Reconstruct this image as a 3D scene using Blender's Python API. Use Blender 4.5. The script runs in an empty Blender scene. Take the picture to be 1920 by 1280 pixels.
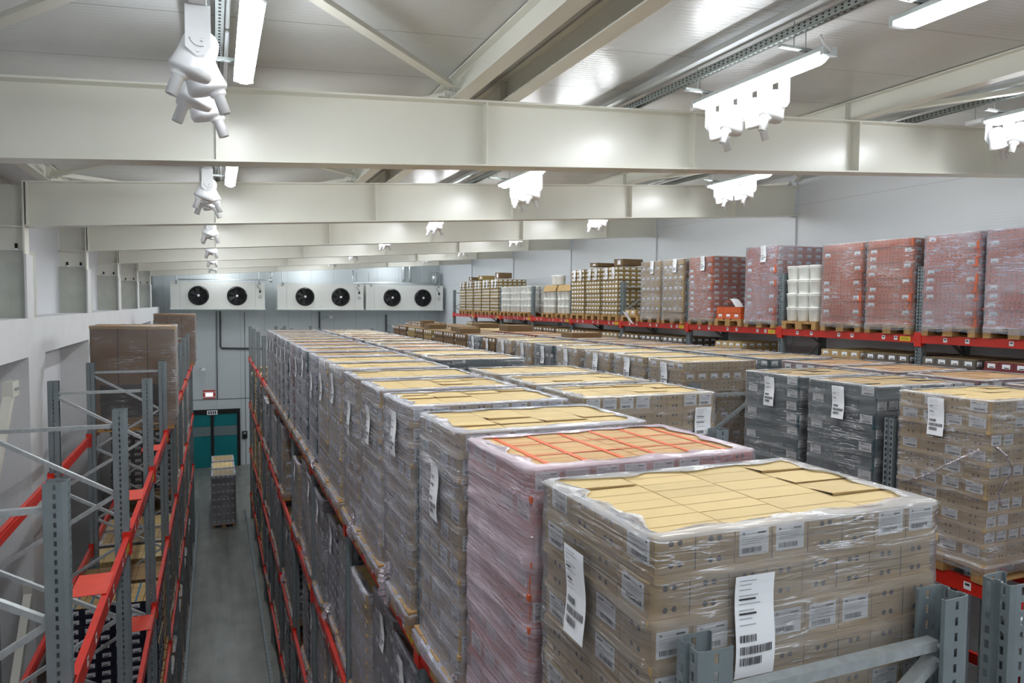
import bpy, math, random
from mathutils import Vector, Matrix, noise, Euler
R = math.radians
random.seed(7)
sc = bpy.context.scene
COL = sc.collection
# ------------------------------------------------------------------ camera
H = 8.2
YAW, PITCH, ROLL = R(22.4), R(2.95), 0.008
cam = bpy.data.cameras.new('camera'); cam.sensor_width = 36; cam.lens = 1350/1920*36
cam.clip_start = .05; cam.clip_end = 200
camo = bpy.data.objects.new('camera', cam); COL.objects.link(camo)
CM = Matrix.Translation((0, 0, H)) @ Matrix.Rotation(-YAW, 4, 'Z') @ Matrix.Rotation(R(90)-PITCH, 4, 'X') @ Matrix.Rotation(ROLL, 4, 'Z')
camo.matrix_world = CM
sc.camera = camo
def roof_bottom(x): return H + 1.19 + .064*x      # underside of the roof beams
BEAM_H = .63
def ceil_z(x): return roof_bottom(x) + BEAM_H + .25
X_WALL_L, X_LEDGE, X_WALL_R, Y_BACK, Y_REAR = -2.97, -2.45, 11.5, 38.5, -9.0
# ------------------------------------------------------------------ materials
MATS = {}
def lin(c):
    return tuple(((v/255)/12.92 if v/255 <= .04045 else ((v/255+.055)/1.055)**2.4) for v in c)
def mat(name, rgb, rough=.6, metal=0, nscale=0, namt=.0, bump=0, bscale=40, spec=.5, coat=0, emit=0, stretch=None, rvar=0):
    if name in MATS: return MATS[name]
    m = bpy.data.materials.new(name); m.use_nodes = True
    nt = m.node_tree; b = nt.nodes['Principled BSDF']
    c = lin(rgb) + (1,)
    b.inputs['Base Color'].default_value = c
    b.inputs['Roughness'].default_value = rough
    b.inputs['Metallic'].default_value = metal
    b.inputs['Specular IOR Level'].default_value = spec
    b.inputs['Coat Weight'].default_value = coat
    if emit:
        b.inputs['Emission Color'].default_value = (.93, .97, 1, 1) if rgb[0] > 200 else c
        b.inputs['Emission Strength'].default_value = emit
    if nscale or bump or rvar:
        tc = nt.nodes.new('ShaderNodeTexCoord'); mp = nt.nodes.new('ShaderNodeMapping')
        nt.links.new(tc.outputs['Object'], mp.inputs[0])
        if stretch: mp.inputs['Scale'].default_value = stretch
    if nscale:
        n = nt.nodes.new('ShaderNodeTexNoise'); n.inputs['Scale'].default_value = nscale; n.inputs['Detail'].default_value = 4
        nt.links.new(mp.outputs[0], n.inputs['Vector'])
        r = nt.nodes.new('ShaderNodeValToRGB')
        r.color_ramp.elements[0].position = .3; r.color_ramp.elements[1].position = .7
        r.color_ramp.elements[0].color = tuple(v*(1-namt) for v in c[:3]) + (1,)
        r.color_ramp.elements[1].color = tuple(min(1, v*(1+namt)) for v in c[:3]) + (1,)
        nt.links.new(n.outputs['Fac'], r.inputs[0]); nt.links.new(r.outputs[0], b.inputs['Base Color'])
    if bump:
        n2 = nt.nodes.new('ShaderNodeTexNoise'); n2.inputs['Scale'].default_value = bscale; n2.inputs['Detail'].default_value = 3
        nt.links.new(mp.outputs[0], n2.inputs['Vector'])
        bp = nt.nodes.new('ShaderNodeBump'); bp.inputs['Strength'].default_value = bump; bp.inputs['Distance'].default_value = .01
        nt.links.new(n2.outputs['Fac'], bp.inputs['Height']); nt.links.new(bp.outputs[0], b.inputs['Normal'])
    MATS[name] = m
    return m
def object_tint(m, amt):
    """slight brightness change from one copy to the next"""
    nt = m.node_tree; b = nt.nodes['Principled BSDF']
    oi = nt.nodes.new('ShaderNodeObjectInfo'); mr = nt.nodes.new('ShaderNodeMapRange')
    mr.inputs['To Min'].default_value = 1-amt; mr.inputs['To Max'].default_value = 1+amt
    hs = nt.nodes.new('ShaderNodeHueSaturation')
    nt.links.new(oi.outputs['Random'], mr.inputs['Value']); nt.links.new(mr.outputs[0], hs.inputs['Value'])
    l = b.inputs['Base Color'].links
    if l: nt.links.new(l[0].from_socket, hs.inputs['Color'])
    else: hs.inputs['Color'].default_value = b.inputs['Base Color'].default_value
    nt.links.new(hs.outputs[0], b.inputs['Base Color'])
M_BEAM = mat('painted_steel_warm_white', (222, 221, 211), .28, nscale=1.2, namt=.03, bump=.06, bscale=9)
M_PLINTH = mat('painted_plaster', (214, 215, 216), .75, nscale=2.5, namt=.03, bump=.25, bscale=25)
M_BLOCK = mat('rough_plaster', (190, 193, 184), .85, nscale=5, namt=.06, bump=.5, bscale=30)
M_WHITE = mat('white_plastic', (238, 240, 243), .3)
M_ZINC = mat('galvanised_steel', (176, 182, 184), .42, metal=.5, nscale=30, namt=.12)
M_STRUT = mat('galvanised_strut', (160, 167, 165), .45, metal=.4, nscale=20, namt=.1)
M_UP = mat('rack_grey_paint', (128, 138, 142), .42, metal=.35, nscale=6, namt=.08)
M_RED = mat('red_beam_paint', (196, 42, 30), .35, nscale=8, namt=.08, bump=.05)
M_REDP = mat('red_plate_paint', (205, 66, 48), .45, nscale=8, namt=.08)
M_YEL = mat('yellow_label', (235, 205, 40), .6)
M_LABEL = mat('white_label_paper', (232, 234, 238), .6)
M_INK = mat('print_ink', (45, 45, 50), .7)
M_GREYINK = mat('grey_print', (150, 152, 158), .7)
M_HOLE = mat('carton_hole', (48, 42, 36), .9)
M_SLOT = mat('dark_slot', (25, 26, 28), .8)
M_WOOD = mat('pallet_wood', (168, 130, 80), .75, nscale=3, namt=.16, bump=.3, bscale=30, stretch=(1, 8, 8))
M_BLACK = mat('black_plastic', (22, 22, 24), .4)
M_RUBBER = mat('dark_pipe', (70, 74, 76), .5)
M_TEAL_DOOR = mat('teal_door_paint', (0, 112, 118), .4, nscale=1, namt=.06)
M_GLASSY = mat('door_window', (110, 125, 128), .12)
M_COOL = mat('cooler_panel_white', (232, 233, 228), .4, nscale=2, namt=.02)
M_PIPE = mat('aluminium_pipe', (190, 195, 198), .3, metal=.6)
M_BUCKET = mat('bucket_white', (232, 234, 230), .35)
M_SIGNRED = mat('sign_red', (200, 60, 50), .5)
M_SIGNLIT = mat('sign_lit', (215, 230, 255), .5, emit=.5)
M_GREYSHEET = mat('dark_inner_sheet', (62, 58, 56), .5, nscale=2, namt=.1)
M_LAMP = mat('lamp_diffuser', (255, 255, 255), .4, emit=23)
M_LAMPBODY = mat('lamp_body', (205, 212, 215), .3)
M_TAPE_O = mat('orange_tape', (225, 95, 40), .5)
M_TAPE_B = mat('blue_tape', (30, 110, 150), .5)
# floor: worn polished concrete with tyre tracks along the aisle
def floor_mat():
    m = bpy.data.materials.new('polished_concrete'); m.use_nodes = True
    nt = m.node_tree; b = nt.nodes['Principled BSDF']
    tc = nt.nodes.new('ShaderNodeTexCoord')
    mp = nt.nodes.new('ShaderNodeMapping'); mp.inputs['Scale'].default_value = (5, .25, 1)
    mp2 = nt.nodes.new('ShaderNodeMapping'); mp2.inputs['Scale'].default_value = (1, .6, 1)
    n = nt.nodes.new('ShaderNodeTexNoise'); n.inputs['Scale'].default_value = 1.0; n.inputs['Detail'].default_value = 6
    n2 = nt.nodes.new('ShaderNodeTexNoise'); n2.inputs['Scale'].default_value = 2.0; n2.inputs['Detail'].default_value = 8
    nt.links.new(tc.outputs['Object'], mp.inputs[0]); nt.links.new(tc.outputs['Object'], mp2.inputs[0])
    nt.links.new(mp.outputs[0], n.inputs['Vector']); nt.links.new(mp2.outputs[0], n2.inputs['Vector'])
    mx = nt.nodes.new('ShaderNodeMix'); mx.data_type = 'FLOAT'; mx.inputs[0].default_value = .5
    nt.links.new(n.outputs['Fac'], mx.inputs[2]); nt.links.new(n2.outputs['Fac'], mx.inputs[3])
    r = nt.nodes.new('ShaderNodeValToRGB')
    r.color_ramp.elements[0].position = .35; r.color_ramp.elements[1].position = .65
    r.color_ramp.elements[0].color = lin((88, 90, 86)) + (1,); r.color_ramp.elements[1].color = lin((128, 130, 124)) + (1,)
    nt.links.new(mx.outputs[0], r.inputs[0]); nt.links.new(r.outputs[0], b.inputs['Base Color'])
    b.inputs['Roughness'].default_value = .33
    return m
# sandwich panels with fine ribs
def panel_mat(name, rgb, axis, pitch, rough, bump=.25, seam_axis=None, seam=1.1, dark=.55):
    m = bpy.data.materials.new(name); m.use_nodes = True
    nt = m.node_tree; b = nt.nodes['Principled BSDF']
    b.inputs['Base Color'].default_value = lin(rgb) + (1,); b.inputs['Roughness'].default_value = rough
    tc = nt.nodes.new('ShaderNodeTexCoord'); sx = nt.nodes.new('ShaderNodeSeparateXYZ')
    nt.links.new(tc.outputs['Object'], sx.inputs[0])
    mu = nt.nodes.new('ShaderNodeMath'); mu.operation = 'MULTIPLY'; mu.inputs[1].default_value = 2*math.pi/pitch
    nt.links.new(sx.outputs['XYZ'.index(axis)], mu.inputs[0])
    si = nt.nodes.new('ShaderNodeMath'); si.operation = 'SINE'; nt.links.new(mu.outputs[0], si.inputs[0])
    po = nt.nodes.new('ShaderNodeMath'); po.operation = 'POWER'; po.inputs[1].default_value = 6
    ab = nt.nodes.new('ShaderNodeMath'); ab.operation = 'ABSOLUTE'; nt.links.new(si.outputs[0], ab.inputs[0])
    nt.links.new(ab.outputs[0], po.inputs[0])
    n = nt.nodes.new('ShaderNodeTexNoise'); n.inputs['Scale'].default_value = 3
    nt.links.new(tc.outputs['Object'], n.inputs['Vector'])
    ad = nt.nodes.new('ShaderNodeMath'); ad.operation = 'ADD'
    nt.links.new(po.outputs[0], ad.inputs[0]); nt.links.new(n.outputs['Fac'], ad.inputs[1])
    bp = nt.nodes.new('ShaderNodeBump'); bp.inputs['Strength'].default_value = bump; bp.inputs['Distance'].default_value = .003
    nt.links.new(ad.outputs[0], bp.inputs['Height']); nt.links.new(bp.outputs[0], b.inputs['Normal'])
    if seam_axis:
        fr = nt.nodes.new('ShaderNodeMath'); fr.operation = 'PINGPONG'; fr.inputs[1].default_value = seam/2
        nt.links.new(sx.outputs['XYZ'.index(seam_axis)], fr.inputs[0])
        gt = nt.nodes.new('ShaderNodeMath'); gt.operation = 'LESS_THAN'; gt.inputs[1].default_value = .007
        nt.links.new(fr.outputs[0], gt.inputs[0])
        mx = nt.nodes.new('ShaderNodeMix'); mx.data_type = 'RGBA'
        mx.inputs[6].default_value = lin(rgb) + (1,); mx.inputs[7].default_value = tuple(v*dark for v in lin(rgb)) + (1,)
        nt.links.new(gt.outputs[0], mx.inputs[0]); nt.links.new(mx.outputs[2], b.inputs['Base Color'])
    return m
M_FLOOR = floor_mat()
M_CEIL = panel_mat('ceiling_panel', (198, 200, 200), 'Y', .12, .3, .35, 'Y', 1.15)
M_PANEL_R = panel_mat('wall_panel_right', (206, 210, 214), 'Z', .1, .36, .22, 'Z', 1.15, .8)
M_PANEL_B = panel_mat('wall_panel_back', (198, 205, 208), 'X', .1, .42, .1, 'X', 1.15)
M_PANEL_L = mat('wall_paint_left', (204, 206, 210), .7, nscale=1.5, namt=.02, bump=.15, bscale=20)
# stretch film: clear sheet, wrinkled, lamp highlights painted on as milky streaks
def film_mat(name, base, streak, tint=(226, 226, 230)):
    m = bpy.data.materials.new(name); m.use_nodes = True
    nt = m.node_tree; nt.nodes.remove(nt.nodes['Principled BSDF']); out = nt.nodes['Material Output']
    N, K = nt.nodes.new, nt.links.new
    def math_(op, a, b=None, clamp=False):
        n = N('ShaderNodeMath'); n.operation = op; n.use_clamp = clamp
        for i, v in enumerate((a, b)):
            if v is None: continue
            if isinstance(v, (int, float)): n.inputs[i].default_value = v
            else: K(v, n.inputs[i])
        return n.outputs[0]
    tc = N('ShaderNodeTexCoord'); oi = N('ShaderNodeObjectInfo')
    va = N('ShaderNodeVectorMath'); va.operation = 'ADD'
    vs = N('ShaderNodeVectorMath'); vs.operation = 'SCALE'; vs.inputs['Scale'].default_value = 37
    cb = N('ShaderNodeCombineXYZ')
    for i in range(3): K(oi.outputs['Random'], cb.inputs[i])
    K(cb.outputs[0], vs.inputs[0]); K(tc.outputs['Object'], va.inputs[0]); K(vs.outputs[0], va.inputs[1])
    def noise_(scale, detail, stretch=None, rot=None, dist=0):
        mp = N('ShaderNodeMapping')
        if stretch: mp.inputs['Scale'].default_value = stretch
        if rot: mp.inputs['Rotation'].default_value = rot
        K(va.outputs[0], mp.inputs[0]); n = N('ShaderNodeTexNoise'); n.inputs['Scale'].default_value = scale
        n.inputs['Detail'].default_value = detail; n.inputs['Distortion'].default_value = dist; K(mp.outputs[0], n.inputs['Vector'])
        return n.outputs['Fac']
    fine = noise_(3.2, 4, (.8, .8, 13), (.16, .13, 0), .5)
    mask = noise_(3.0, 2); broad = noise_(1.3, 2, (1, 1, 2.2))
    ridge = math_('ABSOLUTE', math_('SUBTRACT', fine, .5))
    line = N('ShaderNodeMapRange'); line.inputs['From Min'].default_value = 0; line.inputs['From Max'].default_value = .018
    line.inputs['To Min'].default_value = 1; line.inputs['To Max'].default_value = 0; K(ridge, line.inputs['Value'])
    mk = N('ShaderNodeMapRange'); mk.inputs['From Min'].default_value = .44; mk.inputs['From Max'].default_value = .62; K(mask, mk.inputs['Value'])
    streaks = math_('MULTIPLY', math_('MULTIPLY', line.outputs[0], mk.outputs[0]), streak)
    bd = N('ShaderNodeMapRange'); bd.inputs['From Min'].default_value = .35; bd.inputs['From Max'].default_value = .7
    bd.inputs['To Min'].default_value = base*.5; bd.inputs['To Max'].default_value = base*1.6; K(broad, bd.inputs['Value'])
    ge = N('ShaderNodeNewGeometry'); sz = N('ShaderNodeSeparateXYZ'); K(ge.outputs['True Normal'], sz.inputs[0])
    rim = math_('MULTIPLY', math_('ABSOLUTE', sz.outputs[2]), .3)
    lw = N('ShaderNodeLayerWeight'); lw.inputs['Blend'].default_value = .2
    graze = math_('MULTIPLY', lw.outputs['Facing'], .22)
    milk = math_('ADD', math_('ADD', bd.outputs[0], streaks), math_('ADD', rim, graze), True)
    bp = N('ShaderNodeBump'); bp.inputs['Strength'].default_value = 1; bp.inputs['Distance'].default_value = .03
    K(math_('ADD', math_('MULTIPLY', fine, 1.3), mask), bp.inputs['Height'])
    di = N('ShaderNodeBsdfDiffuse'); di.inputs['Color'].default_value = lin(tint)+(1,)

    tr = N('ShaderNodeBsdfTransparent'); ms = N('ShaderNodeMixShader'); K(milk, ms.inputs[0]); K(tr.outputs[0], ms.inputs[1]); K(di.outputs[0], ms.inputs[2])
    gl = N('ShaderNodeBsdfGlossy'); gl.inputs['Roughness'].default_value = .16; K(bp.outputs[0], gl.inputs['Normal'])
    fr = N('ShaderNodeFresnel'); fr.inputs['IOR'].default_value = 1.5; K(bp.outputs[0], fr.inputs['Normal'])
    gf = math_('MULTIPLY', fr.outputs[0], .8, True)
    m2 = N('ShaderNodeMixShader'); K(gf, m2.inputs[0]); K(ms.outputs[0], m2.inputs[1]); K(gl.outputs[0], m2.inputs[2])
    K(m2.outputs[0], out.inputs['Surface'])
    return m
M_FILM = film_mat('stretch_film_clear', .085, .85)
M_FILM3 = film_mat('stretch_film_greyish', .2, .75, (214, 216, 230))
M_FILM2 = film_mat('stretch_film_cloudy', .36, .45, (222, 206, 218))
# carton colours: (side, top)
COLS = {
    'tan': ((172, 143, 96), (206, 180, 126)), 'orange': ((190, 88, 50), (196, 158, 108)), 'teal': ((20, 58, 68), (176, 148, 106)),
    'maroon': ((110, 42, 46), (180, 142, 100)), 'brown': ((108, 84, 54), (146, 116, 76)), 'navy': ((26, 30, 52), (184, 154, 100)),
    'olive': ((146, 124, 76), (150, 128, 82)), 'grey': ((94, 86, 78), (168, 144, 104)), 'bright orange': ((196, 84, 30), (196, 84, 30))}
CM_ = {}
for k, (s, t) in COLS.items():
    k2 = k.replace(' ', '_')
    a = mat('carton_'+k2, s, .62, nscale=4, namt=.06); object_tint(a, .05)
    b_ = mat('carton_top_'+k2, t, .62, nscale=4, namt=.05); object_tint(b_, .06)
    CM_[k] = (a, b_)
# ------------------------------------------------------------------ mesh builder
class MB:
    def __init__(s): s.v = []; s.f = []; s.m = []; s.mats = []
    def mi(s, m):
        if m not in s.mats: s.mats.append(m)
        return s.mats.index(m)
    def quad(s, a, b, c, d, m):
        i = len(s.v); s.v += [tuple(a), tuple(b), tuple(c), tuple(d)]; s.f.append((i, i+1, i+2, i+3)); s.m.append(s.mi(m))
    def box(s, x0, x1, y0, y1, z0, z1, m, top=None, skip=''):
        i = len(s.v)
        s.v += [(x0, y0, z0), (x1, y0, z0), (x1, y1, z0), (x0, y1, z0), (x0, y0, z1), (x1, y0, z1), (x1, y1, z1), (x0, y1, z1)]
        for key, f in (('b', (0, 3, 2, 1)), ('t', (4, 5, 6, 7)), ('s', (0, 1, 5, 4)), ('e', (1, 2, 6, 5)), ('n', (2, 3, 7, 6)), ('w', (3, 0, 4, 7))):
            if key in skip: continue
            s.f.append(tuple(i+k for k in f)); s.m.append(s.mi(top if (key == 't' and top) else m))
    def bar(s, p, q, w, h, m, up=(0, 0, 1)):
        p = Vector(p); q = Vector(q); d = (q-p).normalized(); u = Vector(up)
        if abs(d.dot(u)) > .98: u = Vector((1, 0, 0))
        r = d.cross(u).normalized(); u = r.cross(d).normalized(); i = len(s.v)
        for e in (p, q):
            for a, b in ((-1, -1), (1, -1), (1, 1), (-1, 1)): s.v.append(tuple(e + r*a*w/2 + u*b*h/2))
        for f in ((3, 2, 1, 0), (4, 5, 6, 7), (0, 1, 5, 4), (1, 2, 6, 5), (2, 3, 7, 6), (3, 0, 4, 7)):
            s.f.append(tuple(i+k for k in f)); s.m.append(s.mi(m))
    def tube(s, pts, r, m, n=10, caps=True, r2=None):
        pts = [Vector(p) for p in pts]; rings = []
        for k, p in enumerate(pts):
            d = (pts[min(k+1, len(pts)-1)] - pts[max(k-1, 0)]).normalized()
            u = Vector((0, 0, 1)) if abs(d.z) < .95 else Vector((1, 0, 0))
            a = d.cross(u).normalized(); b = a.cross(d).normalized()
            rr = r if r2 is None else r + (r2-r)*k/(len(pts)-1)
            i = len(s.v); rings.append(i)
            for j in range(n):
                t = 2*math.pi*j/n; s.v.append(tuple(p + a*math.cos(t)*rr + b*math.sin(t)*rr))
        mi = s.mi(m)
        for k in range(len(rings)-1):
            for j in range(n):
                s.f.append((rings[k]+j, rings[k]+(j+1) % n, rings[k+1]+(j+1) % n, rings[k+1]+j)); s.m.append(mi)
        if caps:
            s.f.append(tuple(rings[0]+j for j in range(n))[::-1]); s.m.append(mi)
            s.f.append(tuple(rings[-1]+j for j in range(n))); s.m.append(mi)
    def lathe(s, prof, m, n=20, M=None):
        M = M or Matrix(); i0 = len(s.v)
        for r, z in prof:
            for j in range(n):
                t = 2*math.pi*j/n; s.v.append(tuple(M @ Vector((r*math.cos(t), r*math.sin(t), z))))
        mi = s.mi(m)
        for k in range(len(prof)-1):
            for j in range(n):
                a = i0+k*n; b = a+n
                s.f.append((a+j, a+(j+1) % n, b+(j+1) % n, b+j)); s.m.append(mi)
    def disc(s, c, n_, r, m, k=10):
        c = Vector(c); n_ = Vector(n_).normalized(); u = Vector((0, 0, 1)) if abs(n_.z) < .9 else Vector((1, 0, 0))
        a = u.cross(n_).normalized(); b = n_.cross(a); i = len(s.v)
        for j in range(k):
            t = 2*math.pi*j/k; s.v.append(tuple(c + a*math.cos(t)*r + b*math.sin(t)*r))
        s.f.append(tuple(range(i, i+k))); s.m.append(s.mi(m))
    def mesh(s, name, smooth=False):
        me = bpy.data.meshes.new(name); me.from_pydata(s.v, [], s.f)
        for m in s.mats: me.materials.append(m)
        me.polygons.foreach_set('material_index', s.m)
        if smooth: me.polygons.foreach_set('use_smooth', [True]*len(s.f))
        me.update(); return me
def link(name, me, parent=None, loc=(0, 0, 0), rz=0):
    o = bpy.data.objects.new(name, me); COL.objects.link(o); o.location = loc; o.rotation_euler = (0, 0, rz)
    if parent: o.parent = parent
    return o
def tag(o, label, cat, group=None):
    o['label'] = label; o['category'] = cat
    if group: o['group'] = group
    return o
def empty(name, loc, rz=0):
    o = link(name, None, None, loc, rz); o.empty_display_size = .2; return o
def struct(name, mb, smooth=False):
    o = link(name, mb.mesh(name, smooth)); o['kind'] = 'structure'; return o
def smooth_angle(o, a=40):
    me = o.data; me.polygons.foreach_set('use_smooth', [True]*len(me.polygons))
    try: me.set_sharp_from_angle(angle=R(a))
    except Exception: pass
ORD = ['nearest', 'second', 'third', 'fourth', 'fifth', 'sixth', 'seventh', 'eighth', 'ninth', 'tenth', 'eleventh', 'twelfth', 'thirteenth', 'fourteenth',
       'fifteenth', 'sixteenth', 'seventeenth', 'eighteenth', 'nineteenth', 'twentieth', 'twenty-first', 'twenty-second', 'twenty-third', 'twenty-fourth',
       'twenty-fifth', 'twenty-sixth', 'twenty-seventh', 'twenty-eighth', 'twenty-ninth', 'thirtieth', 'thirty-first', 'thirty-second', 'thirty-third']
def nth(i): return ORD[min(i, len(ORD)-1)]
def nth_from(i): return 'nearest the camera' if i == 0 else nth(i) + ' from the camera'
# ------------------------------------------------------------------ room shell
m = MB(); m.quad((X_WALL_L, Y_REAR, 0), (X_WALL_R, Y_REAR, 0), (X_WALL_R, Y_BACK, 0), (X_WALL_L, Y_BACK, 0), M_FLOOR); m.box(X_WALL_L, X_WALL_R, Y_REAR, Y_BACK, -.2, -.01, M_FLOOR)
struct('floor', m)
m = MB(); a, b = X_WALL_L-.3, X_WALL_R+.3
m.quad((a, Y_REAR, ceil_z(a)), (a, Y_BACK+.3, ceil_z(a)), (b, Y_BACK+.3, ceil_z(b)), (b, Y_REAR, ceil_z(b)), M_CEIL)
m.quad((a, Y_REAR, ceil_z(a)+.2), (b, Y_REAR, ceil_z(b)+.2), (b, Y_BACK+.3, ceil_z(b)+.2), (a, Y_BACK+.3, ceil_z(a)+.2), M_CEIL)
struct('ceiling', m)
m = MB(); m.box(X_WALL_R, X_WALL_R+.2, Y_REAR, Y_BACK, 0, 11.5, M_PANEL_R); struct('wall_right', m)
m = MB(); m.box(X_WALL_L-.2, X_WALL_R+.2, Y_BACK, Y_BACK+.2, 0, 11.5, M_PANEL_B); struct('wall_back', m)
m = MB(); m.box(X_WALL_L-.2, X_WALL_R+.2, Y_REAR-.2, Y_REAR, 0, 11.5, M_PANEL_R); struct('wall_rear', m)
m = MB(); m.box(X_WALL_L-.2, X_WALL_L, Y_REAR, Y_BACK, 0, 11.0, M_PANEL_L)
LEDGE_T, LEDGE_B = H-.25, H-.8
m.box(X_WALL_L, X_LEDGE, Y_REAR, Y_BACK-.6, LEDGE_B, LEDGE_T, M_PLINTH)
FR = [6.8+5.25*k for k in range(-2, 6)]
for y in FR:
    m.box(X_WALL_L, X_LEDGE, y-.05, y+.75, 0, LEDGE_B, M_PLINTH)
    # splayed haunch between pier and ledge
    x0, x1 = X_WALL_L, X_LEDGE
    m.quad((x1, y+.75, LEDGE_B-.0), (x1, y+.75, LEDGE_B-.55), (x1, y+1.05, LEDGE_B), (x1, y+1.05, LEDGE_B), M_PLINTH)
struct('wall_left', m)
# block infill + steel column at each frame on top of the ledge
for i, y in enumerate(FR):
    m = MB(); m.box(X_WALL_L, X_LEDGE-.004, y, y+.55, LEDGE_T, H+.7, M_BLOCK); struct('trim_%d' % (i+1), m)
# wall seams / cover strips on the right wall at each frame
for i, y in enumerate(FR[2:]):
    m = MB(); m.box(X_WALL_R-.05, X_WALL_R, y-.06, y+.06, 0, 11.3, M_PANEL_R); struct('trim_%d' % (20+i), m)
# back wall seams, recess post
m = MB()
for x in (1.35, 2.2, 3.9, 6.15, 8.6, 10.6): m.box(x-.012, x+.012, Y_BACK-.012, Y_BACK, 0, 7.7, M_RUBBER if x == 1.35 else M_PANEL_R)
m.box(-3, 1.9, Y_BACK-.012, Y_BACK, 3.36, 3.385, M_RUBBER)
m.box(X_WALL_L, X_WALL_L+.25, Y_BACK-.3, Y_BACK, 7.5, 9.9, M_STRUT)
struct('trim_40', m)
# kerb rails on both sides of the floor aisle
for i, (x, nm) in enumerate(((-.70, 'left'), (1.02, 'right'))):
    m = MB(); y0 = 1.0; y1 = 30
    m.box(x-.03, x+.03, y0, y1, 0, .12, M_UP)
    for k in range(int((y1-y0)/.2)):
        yy = y0+.1+k*.2; m.disc((x, yy, .121), (0, 0, 1), .014, M_SLOT, 8)
    o = link('guide_rail', m.mesh('guide_rail'))
    tag(o, 'perforated grey steel guide rail along the %s edge of the floor aisle' % nm, 'guide rail')
# ------------------------------------------------------------------ roof beams
def roof_beam(y, idx):
    root = empty('roof_beam', (X_LEDGE, y, roof_bottom(X_LEDGE)))
    root['label'] = 'white steel roof beam across the hall, %s' % nth_from(idx); root['category'] = 'roof beam'; root['group'] = 'white roof beams'
    org = Vector(root.location)
    def P(x, dz): return Vector((x, y, roof_bottom(x)+dz)) - org
    def slab(name, x0, x1, z0, z1, hw, mm=M_BEAM):
        mb = MB(); a0, a1, b0, b1 = P(x0, z0), P(x0, z1), P(x1, z0), P(x1, z1); dy = Vector((0, hw, 0))
        mb.quad(a0-dy, b0-dy, b1-dy, a1-dy, mm); mb.quad(b0+dy, a0+dy, a1+dy, b1+dy, mm)
        mb.quad(a0+dy, b0+dy, b0-dy, a0-dy, mm); mb.quad(a1-dy, b1-dy, b1+dy, a1+dy, mm)
        mb.quad(a0-dy, a1-dy, a1+dy, a0+dy, mm); mb.quad(b1-dy, b0-dy, b0+dy, b1+dy, mm)
        return link(name, mb.mesh(name), root)
    slab('bottom_flange', X_LEDGE, X_WALL_R, 0, .018, .13)
    slab('top_flange', X_LEDGE, X_WALL_R, BEAM_H-.018, BEAM_H, .13)
    slab('web', X_LEDGE, X_WALL_R, .018, BEAM_H-.018, .006)
    for k in range(6):
        x = -2.42+2.45*k
        if x > X_WALL_R-.3: continue
        slab('stiffener', x-.008, x+.008, .018, BEAM_H-.018, .11)
    # steel column foot at the left wall
    mb = MB()
    zt = BEAM_H+.0; zb = (H+.7) - roof_bottom(X_LEDGE)
    mb.box(X_WALL_L-X_LEDGE+.02, 0, -.008, .008, zb, zt-.05, M_BEAM)
    mb.box(-.016, .004, -.13, .13, zb-.05, zt, M_BEAM)
    mb.box(-.016, .012, -.1, .3, LEDGE_T-roof_bottom(X_LEDGE), zb-.05, M_PLINTH)
    mb.box(X_WALL_L-X_LEDGE+.02, 0, -.1, .1, -.01, .01, M_BEAM)
    for bx in (-.36, -.12):
        mb.tube([(bx, -.02, zb), (bx, -.02, zb+.1)], .018, M_SLOT, 8)
        mb.tube([(bx, -.02, zb), (bx, -.02, zb+.03)], .03, M_WHITE, 8)
    link('column', mb.mesh('column'), root)
for i, y in enumerate(FR[2:]): roof_beam(y, i)
for i, y in enumerate(FR[:2]):
    mb = MB(); a, b = X_LEDGE, X_WALL_R
    for (z0, z1, hw) in ((0, .018, .13), (.018, .61, .006), (.61, .63, .13)):
        p = [(a, y-hw, roof_bottom(a)+z0), (b, y-hw, roof_bottom(b)+z0), (b, y-hw, roof_bottom(b)+z1), (a, y-hw, roof_bottom(a)+z1)]
        q = [(x, y+hw, z) for x, _, z in p]
        mb.quad(*p, M_BEAM); mb.quad(*q[::-1], M_BEAM); mb.quad(p[0], q[0], q[1], p[1], M_BEAM); mb.quad(p[3], p[2], q[2], q[3], M_BEAM)
    o = link('roof_beam', mb.mesh('roof_beam')); tag(o, 'white steel roof beam overhead behind the camera, %s' % ('farther' if i == 0 else 'nearer'), 'roof beam', 'white roof beams')
# purlins (I sections along the hall) resting on the beams
def ibeam(mb, x, y0, y1, w, h, z):
    mb.box(x-w/2, x+w/2, y0, y1, z, z+.014, M_BEAM); mb.box(x-w/2, x+w/2, y0, y1, z+h-.014, z+h, M_BEAM); mb.box(x-.005, x+.005, y0, y1, z+.014, z+h-.014, M_BEAM)
for x, d in ((-2.2, 'along the left wall'), (2.2, 'left one of the close pair over the racks'), (2.72, 'right one of the close pair over the racks'), (7.3, 'over the racks by the right wall')):
    mb = MB(); ibeam(mb, 0, Y_REAR-0, Y_BACK, .15, .235, 0)
    for y in FR: mb.box(-.07, .07, y-.006, y+.006, .014, .22, M_BEAM)
    o = link('roof_purlin', mb.mesh('roof_purlin'), None, (x, 0, roof_bottom(x)+BEAM_H+.002))
    tag(o, 'long white steel purlin under the ceiling, ' + d, 'purlin')
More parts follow.
